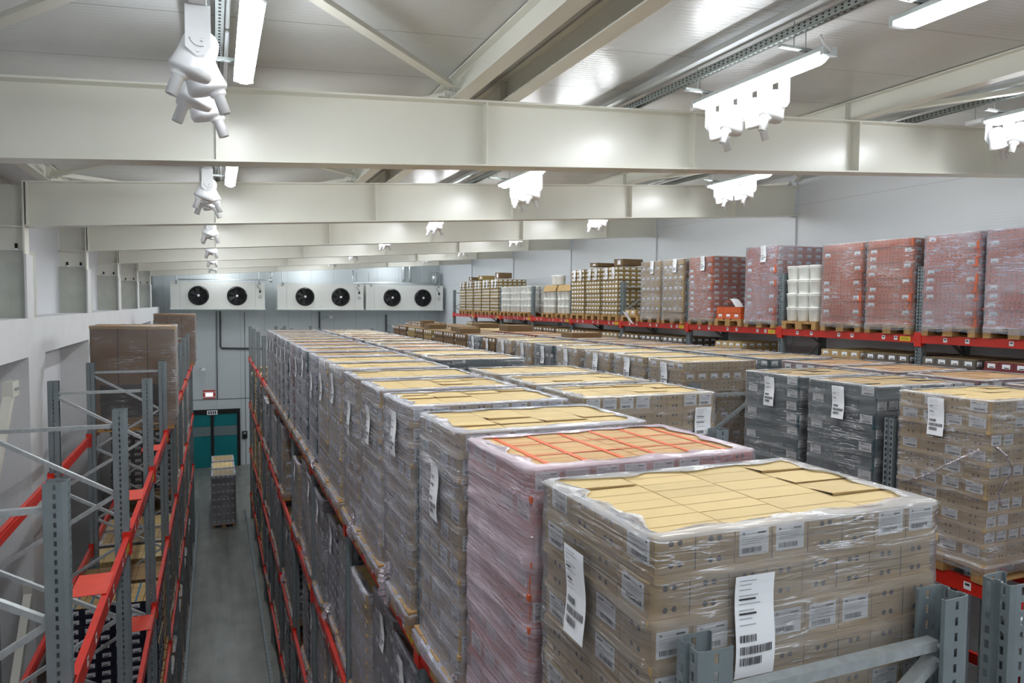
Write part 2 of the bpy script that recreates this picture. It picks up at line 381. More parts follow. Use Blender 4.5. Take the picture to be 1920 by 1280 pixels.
# wind braces in the roof plane
for i, (ya, yb) in enumerate(zip(FR[:-1], FR[1:])):
    for s in (0, 1):
        for (xa, xb) in ((-2.12, 2.12), (7.38, 11.4)):
            p = Vector((xa, ya+.1 if s else yb-.1, 0)); q = Vector((xb, yb-.1 if s else ya+.1, 0))
            p.z = roof_bottom(xa)+BEAM_H+.06+.05*s; q.z = roof_bottom(xb)+BEAM_H+.06+.05*s
            mid = (p+q)/2; mb = MB(); pp, qq = p-mid, q-mid
            mb.bar(pp, qq, .09, .012, M_BEAM); mb.bar(pp+Vector((0, 0, .03)), qq+Vector((0, 0, .03)), .012, .06, M_BEAM)
            for e in (pp, qq):
                dd = (qq-pp).normalized()*(.14 if e is pp else -.14)
                mb.box(e.x-.09, e.x+.09, e.y-.07, e.y+.07, e.z-.012, e.z-.004, M_BEAM)
                for bx in (-.03, .03): mb.tube([(e.x+bx, e.y, e.z-.03), (e.x+bx, e.y, e.z)], .012, M_ZINC, 6)
            o = link('roof_brace', mb.mesh('roof_brace'), None, mid)
            side = 'left' if xa < 0 else 'right'
            tag(o, 'white diagonal %s ceiling brace %s, bay %s' % (side, 'running away to the right' if not s else 'running away to the left', nth(i-1)+' from camera' if i else 'behind camera'), 'brace')
# ------------------------------------------------------------------ lamps, strut rails, spout housings
def lamp_parts():
    L = 1.6; b = MB()      # body
    n = 8; prof = [(-.07, .0), (-.065, .035), (-.03, .055), (.03, .055), (.065, .035), (.07, 0)]
    for k in range(len(prof)-1):
        (x0, z0), (x1, z1) = prof[k], prof[k+1]
        b.quad((x0, -L/2, z0), (x0, L/2, z0), (x1, L/2, z1), (x1, -L/2, z1), M_LAMPBODY)
    for s in (-1, 1):
        i = len(b.v); b.v += [(x, s*L/2, z) for x, z in prof]; b.f.append(tuple(range(i, i+6))[::s]); b.m.append(b.mi(M_LAMPBODY))
    d = MB(); rows = []
    ys = [-L/2+.02, -L/2+.06, -L/2+.1, L/2-.1, L/2-.06, L/2-.02]; sc_ = [.35, .8, 1, 1, .8, .35]
    for y, q in zip(ys, sc_):
        rows.append([(x*(.9+.1*q), y, z*q) for x, z in ((-.066, 0), (-.064, -.03), (-.048, -.058), (-.02, -.07), (.02, -.07), (.048, -.058), (.064, -.03), (.066, 0))])
    i0 = len(d.v)
    for r_ in rows: d.v += r_
    for k in range(5):
        for j in range(7):
            a = i0+k*8+j; d.f.append((a, a+8, a+9, a+1)); d.m.append(d.mi(M_LAMP))
    for k, o_ in ((0, 1), (5, -1)):
        d.f.append(tuple(i0+k*8+j for j in range(8))[::o_]); d.m.append(0)
    e = MB()
    for s in (-1, 1):
        e.box(-.07, .07, s*L/2-.035 if s < 0 else L/2-.0, s*L/2+.0 if s < 0 else L/2+.035, -.03, .04, M_LAMPBODY)
    return b.mesh('lamp_body', True), d.mesh('lamp_diffuser', True), e.mesh('lamp_end_cap')
LB, LD, LE = lamp_parts()
ROWS = ((.22, 'over the floor aisle'), (4.42, 'over the middle racks'), (8.62, 'over the right-hand racks'))
LAMP_H = .50
def lamp(x, y, label):
    z = roof_bottom(x)+LAMP_H
    r = empty('fluorescent_lamp', (x, y, z)); tag(r, label, 'lamp', 'fluorescent batten lamps')
    link('lamp_body', LB, r); link('diffuser', LD, r); link('end_caps', LE, r)
    mb = MB()
    for s in (-.62, .62):
        mb.box(-.3, .09, s-.02, s+.02, .058, .08, M_STRUT)
        for k in range(5): mb.quad((-.28+k*.06, s-.006, .0575), (-.25+k*.06, s-.006, .0575), (-.25+k*.06, s+.006, .0575), (-.28+k*.06, s+.006, .0575), M_SLOT)
        mb.tube([(-.16, s, .08), (-.16, s, .372)], .005, M_ZINC, 6)
    link('mounting_strut', mb.mesh('mounting_strut'), r)
    mb = MB(); mb.tube([(0, -.8, 0), (-.03, -.87, -.02), (-.1, -.87, .03), (-.12, -.85, .1)], .009, M_WHITE, 6); link('cable', mb.mesh('cable', True), r)
for (x, d) in ROWS:
    k = 0
    for y in FR+[38.3]:
        for dy in (-3.1+0, -.85):
            yy = y+dy-.8 + (.55 if y > 38 and dy > -1 else 0)
            if yy < Y_REAR+1: continue
            nm = 'white fluorescent batten lamp %s, ' % d
            if yy < 1.2: lab = nm + 'behind the camera, %s' % ('first', 'second', 'third', 'fourth', 'fifth')[min(k, 4)]
            else: lab = nm + nth_from(k)
            if yy > 1.2 and not getattr(lamp, 'r'+str(x), False): setattr(lamp, 'r'+str(x), True); k = 0; lab = nm + nth_from(0)
            lamp(x, yy, lab); k += 1
# strut rails carrying the lamps
for (x, d) in ROWS:
    z = roof_bottom(x)+BEAM_H+.03; xo = x-.17
    mb = MB(); y0, y1 = Y_REAR+.2, Y_BACK-1.2
    mb.box(-.03, -.027, y0, y1, 0, .07, M_STRUT); mb.box(.027, .03, y0, y1, 0, .07, M_STRUT); mb.box(-.03, .03, y0, y1, .067, .07, M_STRUT); mb.box(-.03, -.018, y0, y1, 0, .003, M_STRUT); mb.box(.018, .03, y0, y1, 0, .003, M_STRUT); mb.box(-.02, .02, y0, y1, .004, .006, M_STRUT)
    for k in range(int((24-y0)/.06)):
        yy = y0+.03+k*.06
        if yy < 1: continue
        for zz in (.02, .045):
            mb.quad((-.0305, yy, zz), (-.0305, yy+.022, zz), (-.0305, yy+.022, zz+.012), (-.0305, yy, zz+.012), M_SLOT)
        mb.quad((-.008, yy, .0035), (-.008, yy+.03, .0035), (.008, yy+.03, .0035), (.008, yy, .0035), M_SLOT)
    o = link('strut_rail', mb.mesh('strut_rail'), None, (xo, 0, z)); tag(o, 'slotted grey steel rail carrying the lamps ' + d, 'rail')
    mb = MB(); mb.box(-.055, .055, y0, y1, 0, .05, M_LAMPBODY); o = link('cable_duct', mb.mesh('cable_duct'), None, (xo-.11, 0, z+.09)); tag(o, 'white flat cable duct beside the lamp rail ' + d, 'cable duct')
def housing_meshes():
    out = []
    for sgn in (-1, 1):
        T = Matrix.Translation((0, 0, -.02)) @ Matrix.Rotation(sgn*R(-20), 4, 'Y')
        b = MB()
        prof = [(.0001, .115), (.03, .113), (.06, .1), (.082, .075), (.094, .03), (.098, -.05), (.106, -.1), (.112, -.128), (.104, -.148), (.06, -.16), (.0001, -.162)]
        b.lathe(prof, M_WHITE, 24, T @ Matrix.Diagonal((1.05, .95, 1, 1)))
        b.disc(T @ Vector((.03, -.085, .0)), (0, -1, 0), .006, M_SLOT, 8)
        s = MB()
        T2 = T @ Matrix.Translation((sgn*.045, 0, -.14))
        s.lathe([(.05, .0), (.05, -.035), (.044, -.045), (.034, -.05), (.034, -.155), (.028, -.155), (.028, -.05)], M_WHITE, 18, T2)
        s.lathe([(.0001, -.12), (.027, -.12)], M_GREYINK, 18, T2)
        out.append((b.mesh('housing_body', True), s.mesh('spout', True)))
    k = MB()
    for s in (-1, 1):
        y0 = s*.11-.002
        i = len(k.v); pr = [(-.065, .19), (.065, .19), (.065, -.03), (.035, -.075), (-.01, -.085), (-.065, -.04)]
        for dy in (0, .004): k.v += [(x, y0+dy, z) for x, z in pr]
        mi = k.mi(M_WHITE)
        k.f.append((i, i+1, i+2, i+3, i+4, i+5)[::-1]); k.f.append(tuple(i+6+j for j in range(6))); k.m += [mi, mi]
        for j in range(6): k.f.append((i+j, i+(j+1) % 6, i+6+(j+1) % 6, i+6+j)); k.m.append(mi)
        yd = y0-.001 if s < 0 else y0+.005
        for j in range(10):
            t = R(195+j*10); k.disc((.01+math.cos(t)*.055, yd, .0+math.sin(t)*.055+.02), (0, s, 0), .0035, M_SLOT, 6)
        k.tube([(.02, y0-.012, 0), (.02, y0+.016, 0)], .008, M_ZINC, 8); k.tube([(0, y0-.01, -.06), (0, y0+.014, -.06)], .006, M_ZINC, 8)
    k.box(-.065, .065, -.112, .112, .188, .192, M_WHITE)
    return out, k.mesh('housing_bracket')
HB, HK = housing_meshes()
def housing(x, y, up, sgn, label):
    z = roof_bottom(x)+up
    r = empty('spout_housing', (x, y, z)); tag(r, label, 'nozzle', 'white bell housings with pipe spouts')
    link('bracket', HK, r); b, s = HB[0 if sgn < 0 else 1]; bo = link('body', b, r); link('spout', s, bo)
for ri, (x, d) in enumerate(ROWS):
    for fi, y in enumerate(FR[1:]):
        xx = x-.29 if ri == 0 else x+.27; up = .25 if ri == 0 else .36; sp = .33 if ri == 0 else .27
        n = 4 if fi < 3 else 3
        y0 = y-1.6 if ri != 0 else y-2.3
        mb = MB(); mb.box(-.045, .045, y0-.45, y0+1.2, 0, .05, M_WHITE)
        for yy in (y0-.35, y0+1.1): mb.tube([(0, yy, .05), (0, yy, .688-up)], .006, M_ZINC, 6)
        o = link('mounting_channel', mb.mesh('mounting_channel'), None, (xx, 0, roof_bottom(xx)+up+.192))
        tag(o, 'white channel holding bell housings %s, bay %s' % (d, 'of camera' if fi == 0 else nth(fi-1)), 'channel')
        for k in range(n):
            housing(xx, y0+k*sp, up, -1 if k % 2 == 0 else 1, 'white bell housing with spout %s, bay %s, %s in row' % (d, 'of the camera' if fi == 0 else nth(fi-1), ('first', 'second', 'third', 'last')[k]))
# conduit pipes over the aisle
mb = MB(); mb.tube([(.1, Y_REAR+1, 0), (.1, 5.4, 0)], .014, M_WHITE, 8); mb.tube([(.1, 5.5, 0), (.1, 36, 0)], .014, M_WHITE, 8)
o = link('conduit_pipe', mb.mesh('conduit_pipe', True), None, (0, 0, roof_bottom(0)+BEAM_H+.06)); tag(o, 'thin white conduit pipe under the ceiling over the floor aisle', 'pipe')
# ------------------------------------------------------------------ pallet racks
UPM = {}
def upright_mesh(h, near):
    """open C section with two slot columns in the aisle face and one hole column in the sides; aisle face at -X"""
    key = (round(h, 2), near)
    if key in UPM: return UPM[key]
    mb = MB(); W, D, P = .10, .11, .05
    n = int(h/P)
    def strip(pts, holes):
        # pts: plan points of the strip borders; holes: indexes of border intervals with an opening
        for k in range(len(pts)-1):
            (xa, ya), (xb, yb) = pts[k], pts[k+1]
            if k in holes:
                for j in range(n):
                    z0 = j*P; g = .014 if near else .016
                    mb.quad((xa, ya, z0), (xb, yb, z0), (xb, yb, z0+P/2-g), (xa, ya, z0+P/2-g), M_UP)
                    mb.quad((xa, ya, z0+P/2+g), (xb, yb, z0+P/2+g), (xb, yb, z0+P), (xa, ya, z0+P), M_UP)
            else:
                mb.quad((xa, ya, 0), (xb, yb, 0), (xb, yb, n*P), (xa, ya, n*P), M_UP)
    strip([(D, -W/2+.012), (D, -W/2)], ())
    strip([(D, -W/2), (D*.58, -W/2), (D*.45, -W/2), (D*.2, -W/2), (0, -W/2+.006), ], (1,))
    strip([(0, -W/2+.006), (0, -W/2+.018), (0, -W/2+.034), (.014, -.012), (.014, .012), (0, W/2-.034), (0, W/2-.018), (0, W/2-.006)], (1, 5))
    strip([(0, W/2-.006), (D*.2, W/2), (D*.45, W/2), (D*.58, W/2), (D, W/2)], (2,))
    strip([(D, W/2), (D, W/2-.012)], ())
    UPM[key] = mb.mesh('upright'); return UPM[key]
BEAMM = {}
def beam_mesh(L, side, labels):
    key = (round(L, 3), side, labels)
    if key in BEAMM: return BEAMM[key]
    
    mb = MB(); mb.box(0, .045, 0, L, -.12, 0, M_RED); mb.box(.004, .05, 0, L, -.1, -.03, M_RED)
    for y0 in (0, L-.006): mb.box(-.012, .06, y0-.001, y0+.007, -.17, .04, M_RED)
    for y0 in (-.05, L): mb.box(-.013, -.006, y0, y0+.05, -.17, .04, M_RED)
    if labels:
        for f in (.12, .2, .42, .52, .74, .86):
            y = L*f; mb.quad((-.0015, y+.03, -.09), (-.0015, y-.03, -.09), (-.0015, y-.03, -.03), (-.0015, y+.03, -.03), M_LABEL)
            mb.quad((-.0022, y+.018, -.06), (-.0022, y-.018, -.06), (-.0022, y-.018, -.042), (-.0022, y+.018, -.042), M_INK)
        y = L*.06; mb.quad((-.0015, y+.09, -.1), (-.0015, y-.09, -.1), (-.0015, y-.09, -.03), (-.0015, y+.09, -.03), M_YEL)
        for q in (-.06, -.08): mb.quad((-.0022, y+.07, q), (-.0022, y-.07, q), (-.0022, y-.07, q+.006), (-.0022, y+.07, q+.006), M_INK)
    BEAMM[key] = mb.mesh('beam'); return BEAMM[key]
def rack(name, label, xf, xb, ups, levels, top, back_beams=True, near=3, skip_beam=()):
    """xf / xb: aisle face of the front upright / outer face of the back upright"""
    s = 1 if xb > xf else -1
    root = empty('pallet_rack', ((xf+xb)/2, ups[0], 0)); tag(root, label, 'rack', 'steel pallet racks')
    for i, y in enumerate(ups):
        me = upright_mesh(top, i < near)
        for x, sg in ((xf, s), (xb, -s)):
            o = link('upright', me, root, (x-root.location.x, y-ups[0], 0), 0 if sg > 0 else math.pi)
            if i < near:
                md = o.modifiers.new('sheet', 'SOLIDIFY'); md.thickness = .0025; md.offset = 0
        xl, xr = (xf+s*.09)-root.location.x, (xb-s*.09)-root.location.x
        yy = y-ups[0]; z = top-.16; segs = []
        segs.append(((xl, yy, z), (xr, yy, z)))
        step = .56; d = 1; z -= .05
        while z-step > .2:
            segs.append(((xl if d == 0 else xr, yy, z), (xr if d == 0 else xl, yy, z-step))); z -= step; d ^= 1
        if i < near:
            for j, (p, q) in enumerate(segs):
                mb = MB(); P = Vector(p); mb.bar((0, 0, 0), Vector(q)-P, 0.033, .04, M_ZINC, up=(0, 1, 0) if j == 0 else (0, 1, 0))
                for e in ((0, 0, 0), Vector(q)-P): e = Vector(e); mb.tube([(e.x, e.y-.03, e.z), (e.x, e.y+.03, e.z)], .009, M_ZINC, 6)
                link('horizontal_brace' if j == 0 else 'diagonal_brace', mb.mesh('brace'), root, p)
        else:
            mb = MB()
            for p, q in segs: mb.bar(p, q, .035, .045, M_ZINC, up=(0, 1, 0))
            link('bracing', mb.mesh('bracing'), root)
    for i in range(len(ups)-1):
        L = ups[i+1]-ups[i]-.10
        for lz in levels:
            for x, sg, lab in ((xf, s, True), (xb, -s, False)):
                if lab is False and not back_beams: continue
                o = link('beam', beam_mesh(L, sg, lab), root, (x-root.location.x-sg*.008, ups[i]-ups[0]+.05, lz))
                if sg < 0: o.rotation_euler.z = math.pi; o.location.y += L
    return root
LV = [6.12, 4.40, 2.68, .96]
PA, PB, PD = 2.76, 2.72, 2.80
UA = [1.64+PA*k for k in range(10)]
UB = [1.55+PB*k for k in range(11)]
UD = [1.65+PD*k for k in range(10)]
UF = [1.9+PD*k for k in range(11)]
rA = rack('A', 'grey and red pallet rack by the white left wall, its top level mostly empty', -.735, -1.84, UA, LV[:3], 7.26, near=5)
rB = rack('B', 'grey and red pallet rack along the right side of the floor aisle', 1.15, 2.18, UB, LV, 7.30, near=2)
rC = rack('C', 'pallet rack back to back behind the one on the right side of the floor aisle', 3.46, 2.38, UB, LV[:3], 7.30, near=3)
rD = rack('D', 'pallet rack across the second aisle holding tan and teal carton stacks', 5.35, 6.42, UD, LV, 7.26, near=4)
rE = rack('E', 'pallet rack behind the teal stacks, carrying the maroon carton stacks', 7.72, 6.68, UD, LV, 7.26, near=0)
rF = rack('F', 'tall pallet rack along the right wall with a long labelled red beam line', 9.55, 10.62, UF, [7.8]+LV[:2], 8.83, near=5)
# red support plates on the left rack beams (parts of the rack)
for (y, z) in ((5.95, 6.125), (8.6, 6.125), (9.35, 4.405), (5.2, 4.405), (11.3, 6.125)):
    mb = MB(); mb.box(-.24, 0, -.22, .22, 0, .005, M_REDP); mb.box(-.24, -.235, -.22, .22, -.03, .005, M_REDP)
    link('support_plate', mb.mesh('support_plate'), rA, (-.74-rA.location.x, y-UA[0], z))
# ------------------------------------------------------------------ cartons and loads
def label_print(mb, c, u, n, w, h, rng, fine=True):
    """printed sticker on a face: c centre, u horizontal unit, n outward normal"""
    c = Vector(c); u = Vector(u); n = Vector(n); z = Vector((0, 0, 1)); o = n*.0012
    def rect(cx, cz, ww, hh, m_, lift):
        p = c + u*cx + z*cz + n*lift
        a = (p-u*ww/2-z*hh/2, p+u*ww/2-z*hh/2, p+u*ww/2+z*hh/2, p-u*ww/2+z*hh/2)
        if (a[1]-a[0]).cross(a[2]-a[1]).dot(n) < 0: a = a[::-1]
        mb.quad(*a, m_)
    rect(0, 0, w, h, M_LABEL, .0012)
    if fine:
        x = -w*.4
        while x < w*.25:
            bw = rng.choice((.012, .02, .03))*w; rect(x+bw/2, -h*.3, bw, h*.2, M_INK, .002); x += bw+rng.choice((.01, .018))*w
        for zz, ww in ((.33, .5), (.2, .75), (.12, .7), (.04, .72), (-.05, .6)): rect(-w*.4+ww*w*.5, zz*h, ww*w, h*.018, M_GREYINK, .002)
        rect(w*.25, h*.34, w*.28, h*.07, M_INK, .002); rect(-w*.36, h*.35, w*.07, h*.08, M_INK, .002)
    else:
        rect(-w*.05, -h*.25, w*.6, h*.2, M_GREYINK, .002)
def print_face(mb, c, u, n, W, Hh, kind, rng, unit, lw, fine):
    """kind 'l' labels / 'd' hole dots on each unit cell"""
    k = max(1, round(W/unit)); cw = W/k; c = Vector(c); u = Vector(u); n = Vector(n); z = Vector((0, 0, 1))
    for i in range(k):
        cc = c + u*(-W/2+cw*(i+.5))
        if kind == 'l': label_print(mb, cc+z*.006, u, n, lw*cw, Hh*.6, rng, fine)
        elif kind == 'd':
            for a in (-.32, -.1) if fine else (-.25, .25):
                for b in (-.22, .26): mb.disc(cc+u*(a+.21 if fine else a)*cw+z*(b*Hh)+n*.0012, n, .009, M_HOLE, 8 if fine else 5)
        if i: # seam between two boxes sharing the tray
            p = c + u*(-W/2+cw*i)+n*.001
            a = (p-u*.0015-z*Hh*.5, p+u*.0015-z*Hh*.5, p+u*.0015+z*Hh*.38, p-u*.0015+z*Hh*.38)
            if (a[1]-a[0]).cross(a[2]-a[1]).dot(n) < 0: a = a[::-1]
            mb.quad(*a, M_HOLE)
CART = {}
def carton_mesh(w, d, h, col, fk, sk, var, lift=0):
    key = (w, d, h, col, fk, sk, var, lift)
    if key in CART: return CART[key]
    rng = random.Random(var*13+5); ms, mt = CM_[col]; mb = MB(); g = .002
    mb.box(-w/2+g, w/2-g, -d/2+g, d/2-g, 0, h-.001, ms, top=mt)
    e = .006  # tray lip round the foot of the box
    mb.box(-w/2-e, w/2+e, -d/2-e, d/2+e, 0, .024, ms, skip='b')
    for s in (-1, 1):
        print_face(mb, (0, s*(d/2-g), h/2+.01), (1, 0, 0), (0, s, 0), w-2*g, h, fk, rng, .14, .8, True)
        print_face(mb, (s*(w/2-g), 0, h/2+.01), (0, 1, 0), (s, 0, 0), d-2*g, h, sk, rng, .17, .72, True)
    if lift:  # a flap of the lid standing slightly open along one edge
        z = h+.0012; a = .0055*lift; t_ = .0015
        A, B_, C_, D_ = (-w*.49, -d*.48, z+a), (w*.46, -d*.48, z+a*.55), (w*.46, d*.1, z), (-w*.49, d*.1, z)
        mb.quad(A, B_, C_, D_, mt)
        mb.quad((A[0], A[1], A[2]-t_), A, D_, (D_[0], D_[1], D_[2]-.001), ms); mb.quad((A[0], A[1], A[2]-t_), (B_[0], B_[1], B_[2]-t_), B_, A, ms)
        mb.quad((A[0], A[1]+.001, z), (B_[0], B_[1]+.001, z), (B_[0], B_[1]+.001, B_[2]-t_), (A[0], A[1]+.001, A[2]-t_), ms)
        mb.quad((A[0]+.001, A[1], z), (A[0]+.001, A[1], A[2]-t_), (D_[0]+.001, D_[1], z), (D_[0]+.001, D_[1], z), M_HOLE)
    # lid seam
    mb.quad((-w/2+g, -.0015, h), (w/2-g, -.0015, h), (w/2-g, .0015, h), (-w/2+g, .0015, h), ms)
    CART[key] = mb.mesh('carton'); return CART[key]
LAY = {}
def layer_mesh(X, Y, h, nx, ny, col, style, var, tapes=None):
    key = (X, Y, h, nx, ny, col, style, var, tapes)
    if key in LAY: return LAY[key]
    rng = random.Random(var*7+1); ms, mt = CM_[col]; mb = MB(); w, d = X/nx, Y/ny
    fk, sk = ('l', 'd') if (var % 2 == 0) else ('d', 'l')
    for i in range(nx):
        for j in range(ny):
            x0, y0 = -X/2+i*w, -Y/2+j*d; g = .003; dz = rng.uniform(0, .004)
            edge = i in (0, nx-1) or j in (0, ny-1)
            ox = rng.uniform(-.003, .003) if edge else 0
            mb.box(x0+g, x0+w-g, y0+g, y0+d-g, 0, h-.001-dz, ms, top=mt, skip='b')
            for s, jj in ((-1, 0), (1, ny-1)):
                if j == jj:
                    c = (x0+w/2, s*(Y/2-g), h/2)
                    k_ = style_kind(style, fk, var)
                    if style == 'ends': k_ = 'l'
                    if k_: small_print(mb, c, (1, 0, 0), (0, s, 0), w, h, k_, rng)
            for s, ii in ((-1, 0), (1, nx-1)):
                if i == ii:
                    c = (s*(X/2-g), y0+d/2, h/2)
                    k_ = style_kind(style, sk, var)
                    if style == 'ends': k_ = 'l' if (j == 0 and var % 2) or (j == ny-1 and var % 4 < 2) else 'd'
                    if k_: small_print(mb, c, (0, 1, 0), (s, 0, 0), d, h, k_, rng)
    e = .007; mb.box(-X/2-e, X/2+e, -Y/2-e, Y/2+e, 0, .02, ms, skip='b')
    if tapes:
        mt_ = M_TAPE_O if tapes == 'o' else M_TAPE_B
        for i in range(nx):
            xx = -X/2+(i+.5)*w; mb.quad((xx-.012, -Y/2, h+.0006), (xx+.012, -Y/2, h+.0006), (xx+.012, Y/2, h+.0006), (xx-.012, Y/2, h+.0006), mt_)
        if tapes == 'o':
            for j in range(1, ny):
                yy = -Y/2+j*d; mb.quad((-X/2, yy-.004, h+.0009), (X/2, yy-.004, h+.0009), (X/2, yy+.004, h+.0009), (-X/2, yy+.004, h+.0009), mt_)
    LAY[key] = mb.mesh('carton_layer'); return LAY[key]
def style_kind(style, k, var):
    if style == 'ends': return k
    if style == 'dots': return k
    if style == 'labels': return 'l'
    if style == 'half': return 'l' if var % 2 == 0 else 'd'
    return None
def small_print(mb, c, u, n, W, h, kind, rng):
    c = Vector(c); u = Vector(u); n = Vector(n); z = Vector((0, 0, 1))
    def rect(cx, cz, ww, hh, m_, lift):
        p = c+u*cx+z*cz+n*lift; a = (p-u*ww/2-z*hh/2, p+u*ww/2-z*hh/2, p+u*ww/2+z*hh/2, p-u*ww/2+z*hh/2)
        if (a[1]-a[0]).cross(a[2]-a[1]).dot(n) < 0: a = a[::-1]
        mb.quad(*a, m_)
    if kind == 'l':
        lw = min(.105, W*.62); rect(0, .005, lw, h*.48, M_LABEL, .0015); rect(-lw*.05, -h*.1, lw*.6, h*.1, M_INK, .0022)
    else:
        for a in (-.2, .2):
            for b in (-.2, .25):
                rect(a*W, b*h, .016, .016, M_HOLE, .0012)
# EUR pallet, 1.2 along X, .8 along Y
def pallet_mesh(X=1.2, Y=.8):
    mb = MB(); hx, hy = X/2, Y/2
    for y, w in ((-hy+.0725, .145), (-.19, .1), (0, .145), (.19, .1), (hy-.0725, .145)): mb.box(-hx, hx, y-w/2, y+w/2, .122, .144, M_WOOD)
    for x in (-hx+.0725, 0, hx-.0725): mb.box(x-.0725, x+.0725, -hy, hy, .1, .1215, M_WOOD)
    for x in (-hx+.0725, 0, hx-.0725):
        for y, w in ((-hy+.05, .1), (0, .145), (hy-.05, .1)): mb.box(x-.0725, x+.0725, y-w/2, y+w/2, .0225, .0995, M_WOOD)
    for y, w in ((-hy+.05, .1), (0, .145), (hy-.05, .1)): mb.box(-hx, hx, y-w/2, y+w/2, 0, .022, M_WOOD)
    return mb.mesh('pallet')
PAL = pallet_mesh(1.15)
FILM = {}
def film_mesh(X, Y, z0, z1, lh, var, near, open_side=None):
    key = (X, Y, z0, z1, var, near)
    if key in FILM: return FILM[key]
    mb = MB(); nu = 112 if near else 36; nr = int((z1-z0)/lh)*(8 if near else 2)
    r = .03; per = []
    # rounded rectangle path
    def path(hx, hy):
        pts = []; L = 2*(hx*2+hy*2)
        corners = [(hx, -hy), (hx, hy), (-hx, hy), (-hx, -hy)]
        seg = [(corners[3], corners[0], (0, -1)), (corners[0], corners[1], (1, 0)), (corners[1], corners[2], (0, 1)), (corners[2], corners[3], (-1, 0))]
        tot = 4*(hx+hy); n_ = nu
        counts = [round(n_*2*hx/tot), round(n_*2*hy/tot)]; counts = [counts[0], counts[1], counts[0], counts[1]]
        for (a, b, nn), cnt in zip(seg, counts):
            for k in range(cnt):
                t = k/cnt
                if t < .02: t = .012
                pts.append(((a[0]+(b[0]-a[0])*t, a[1]+(b[1]-a[1])*t), nn, min(t, 1-t)))
        return pts
    base = path(X/2, Y/2); n = len(base); rows = []
    amp = .009 if near else .006
    for i in range(nr+1):
        z = z0+(z1-z0)*i/nr; ph = ((z-z0)/lh) % 1.0
        fl = .0145-.007*math.sin(math.pi*ph)                 # stretched over the tray lips
        row = []
        for (p, nn, t) in base:
            q = noise.noise(Vector((p[0]*3+var*9, p[1]*3, z*7+p[0]*2)))
            q2 = noise.noise(Vector((p[0]*9-var*5, p[1]*9, z*22+p[1]*4)))
            off = fl+max(0, amp*q*1.2)+max(0, amp*.6*q2)
            row.append((p[0]+nn[0]*off, p[1]+nn[1]*off, z+.004*q))
        rows.append(row)
    # bottom skirt pulled out over the pallet
    sk = []
    for dz, ex, ey in ((-.015, .028, .028), (-.05, .03, .03), (-.085, .03, .03)):
        row = []
        for (p, nn, t) in base:
            q = noise.noise(Vector((p[0]*6+var, p[1]*6, dz*30)))
            row.append((p[0]*(1.15+.03)/X if abs(nn[0]) else p[0]*1.17/X, p[1]*(.8+.03)/Y if abs(nn[1]) else p[1]*.82/Y, z0+dz+.02*q))
        sk.append(row)
    rows = sk[::-1]+rows
    # rim folded over the top
    for k, (inn, up) in enumerate(((.002, .005), (.016, .008), (.034, .006), (.05, .003))):
        row = []
        for (p, nn, t) in base:
            q = noise.noise(Vector((p[0]*7+var*3, p[1]*7, k*.7)))
            cx = p[0]-math.copysign(inn*(1+1.3*q*(k > 0)), p[0])*min(1, abs(p[0])/(X/2-.0)*1.0) if abs(nn[0]) or k else p[0]
            cy = p[1]-math.copysign(inn*(1+1.3*q*(k > 0)), p[1])*min(1, abs(p[1])/(Y/2)) if abs(nn[1]) or k else p[1]
            row.append((cx, cy, z1+up+.004*q*(k > 0)+.003))
        rows.append(row)
    i0 = 0
    for r_ in rows: mb.v += r_
    mi = mb.mi(M_FILM)
    for a in range(len(rows)-1):
        for j in range(n): mb.f.append((a*n+j, a*n+(j+1) % n, (a+1)*n+(j+1) % n, (a+1)*n+j)); mb.m.append(mi)
    me = mb.mesh('stretch_film', True)
    FILM[key] = me; return me
def sheet_mesh(w, h, var):
    """paper shipping label, slightly curled"""
    rng = random.Random(var); mb = MB(); n = 10
    def P(s, t, l=0): return (s*w-w/2, -(l+.006*math.sin(t*6+var)+.004*math.sin(s*3)), t*h-h/2)
    for i in range(n):
        a, b = i/n, (i+1)/n
        mb.quad(P(0, a), P(1, a), P(1, b), P(0, b), M_LABEL)
    def R_(s0, s1, t0, t1, m_): mb.quad(P(s0, t0, .0012), P(s1, t0, .0012), P(s1, t1, .0012), P(s0, t1, .0012), m_)
    for (t0, t1, s1) in ((.13, .21, .62), (.24, .32, .9), (.36, .43, .5)):
        s = .1
        while s < s1: d = rng.choice((.012, .02, .03)); R_(s, s+d, t0, t1, M_INK); s += d+rng.choice((.012, .02))
    for t in (.95, .91, .86, .8, .72, .66, .58, .52): R_(.1, .1+rng.uniform(.2, .6), t, t+.008, M_GREYINK)
    for t in (.76, .62): R_(.1, .1+rng.uniform(.25, .5), t, t+.018, M_INK)
    return mb.mesh('shipping_label')
SH = [sheet_mesh(.14, .3, i) for i in range(3)]
NLOAD = [0]
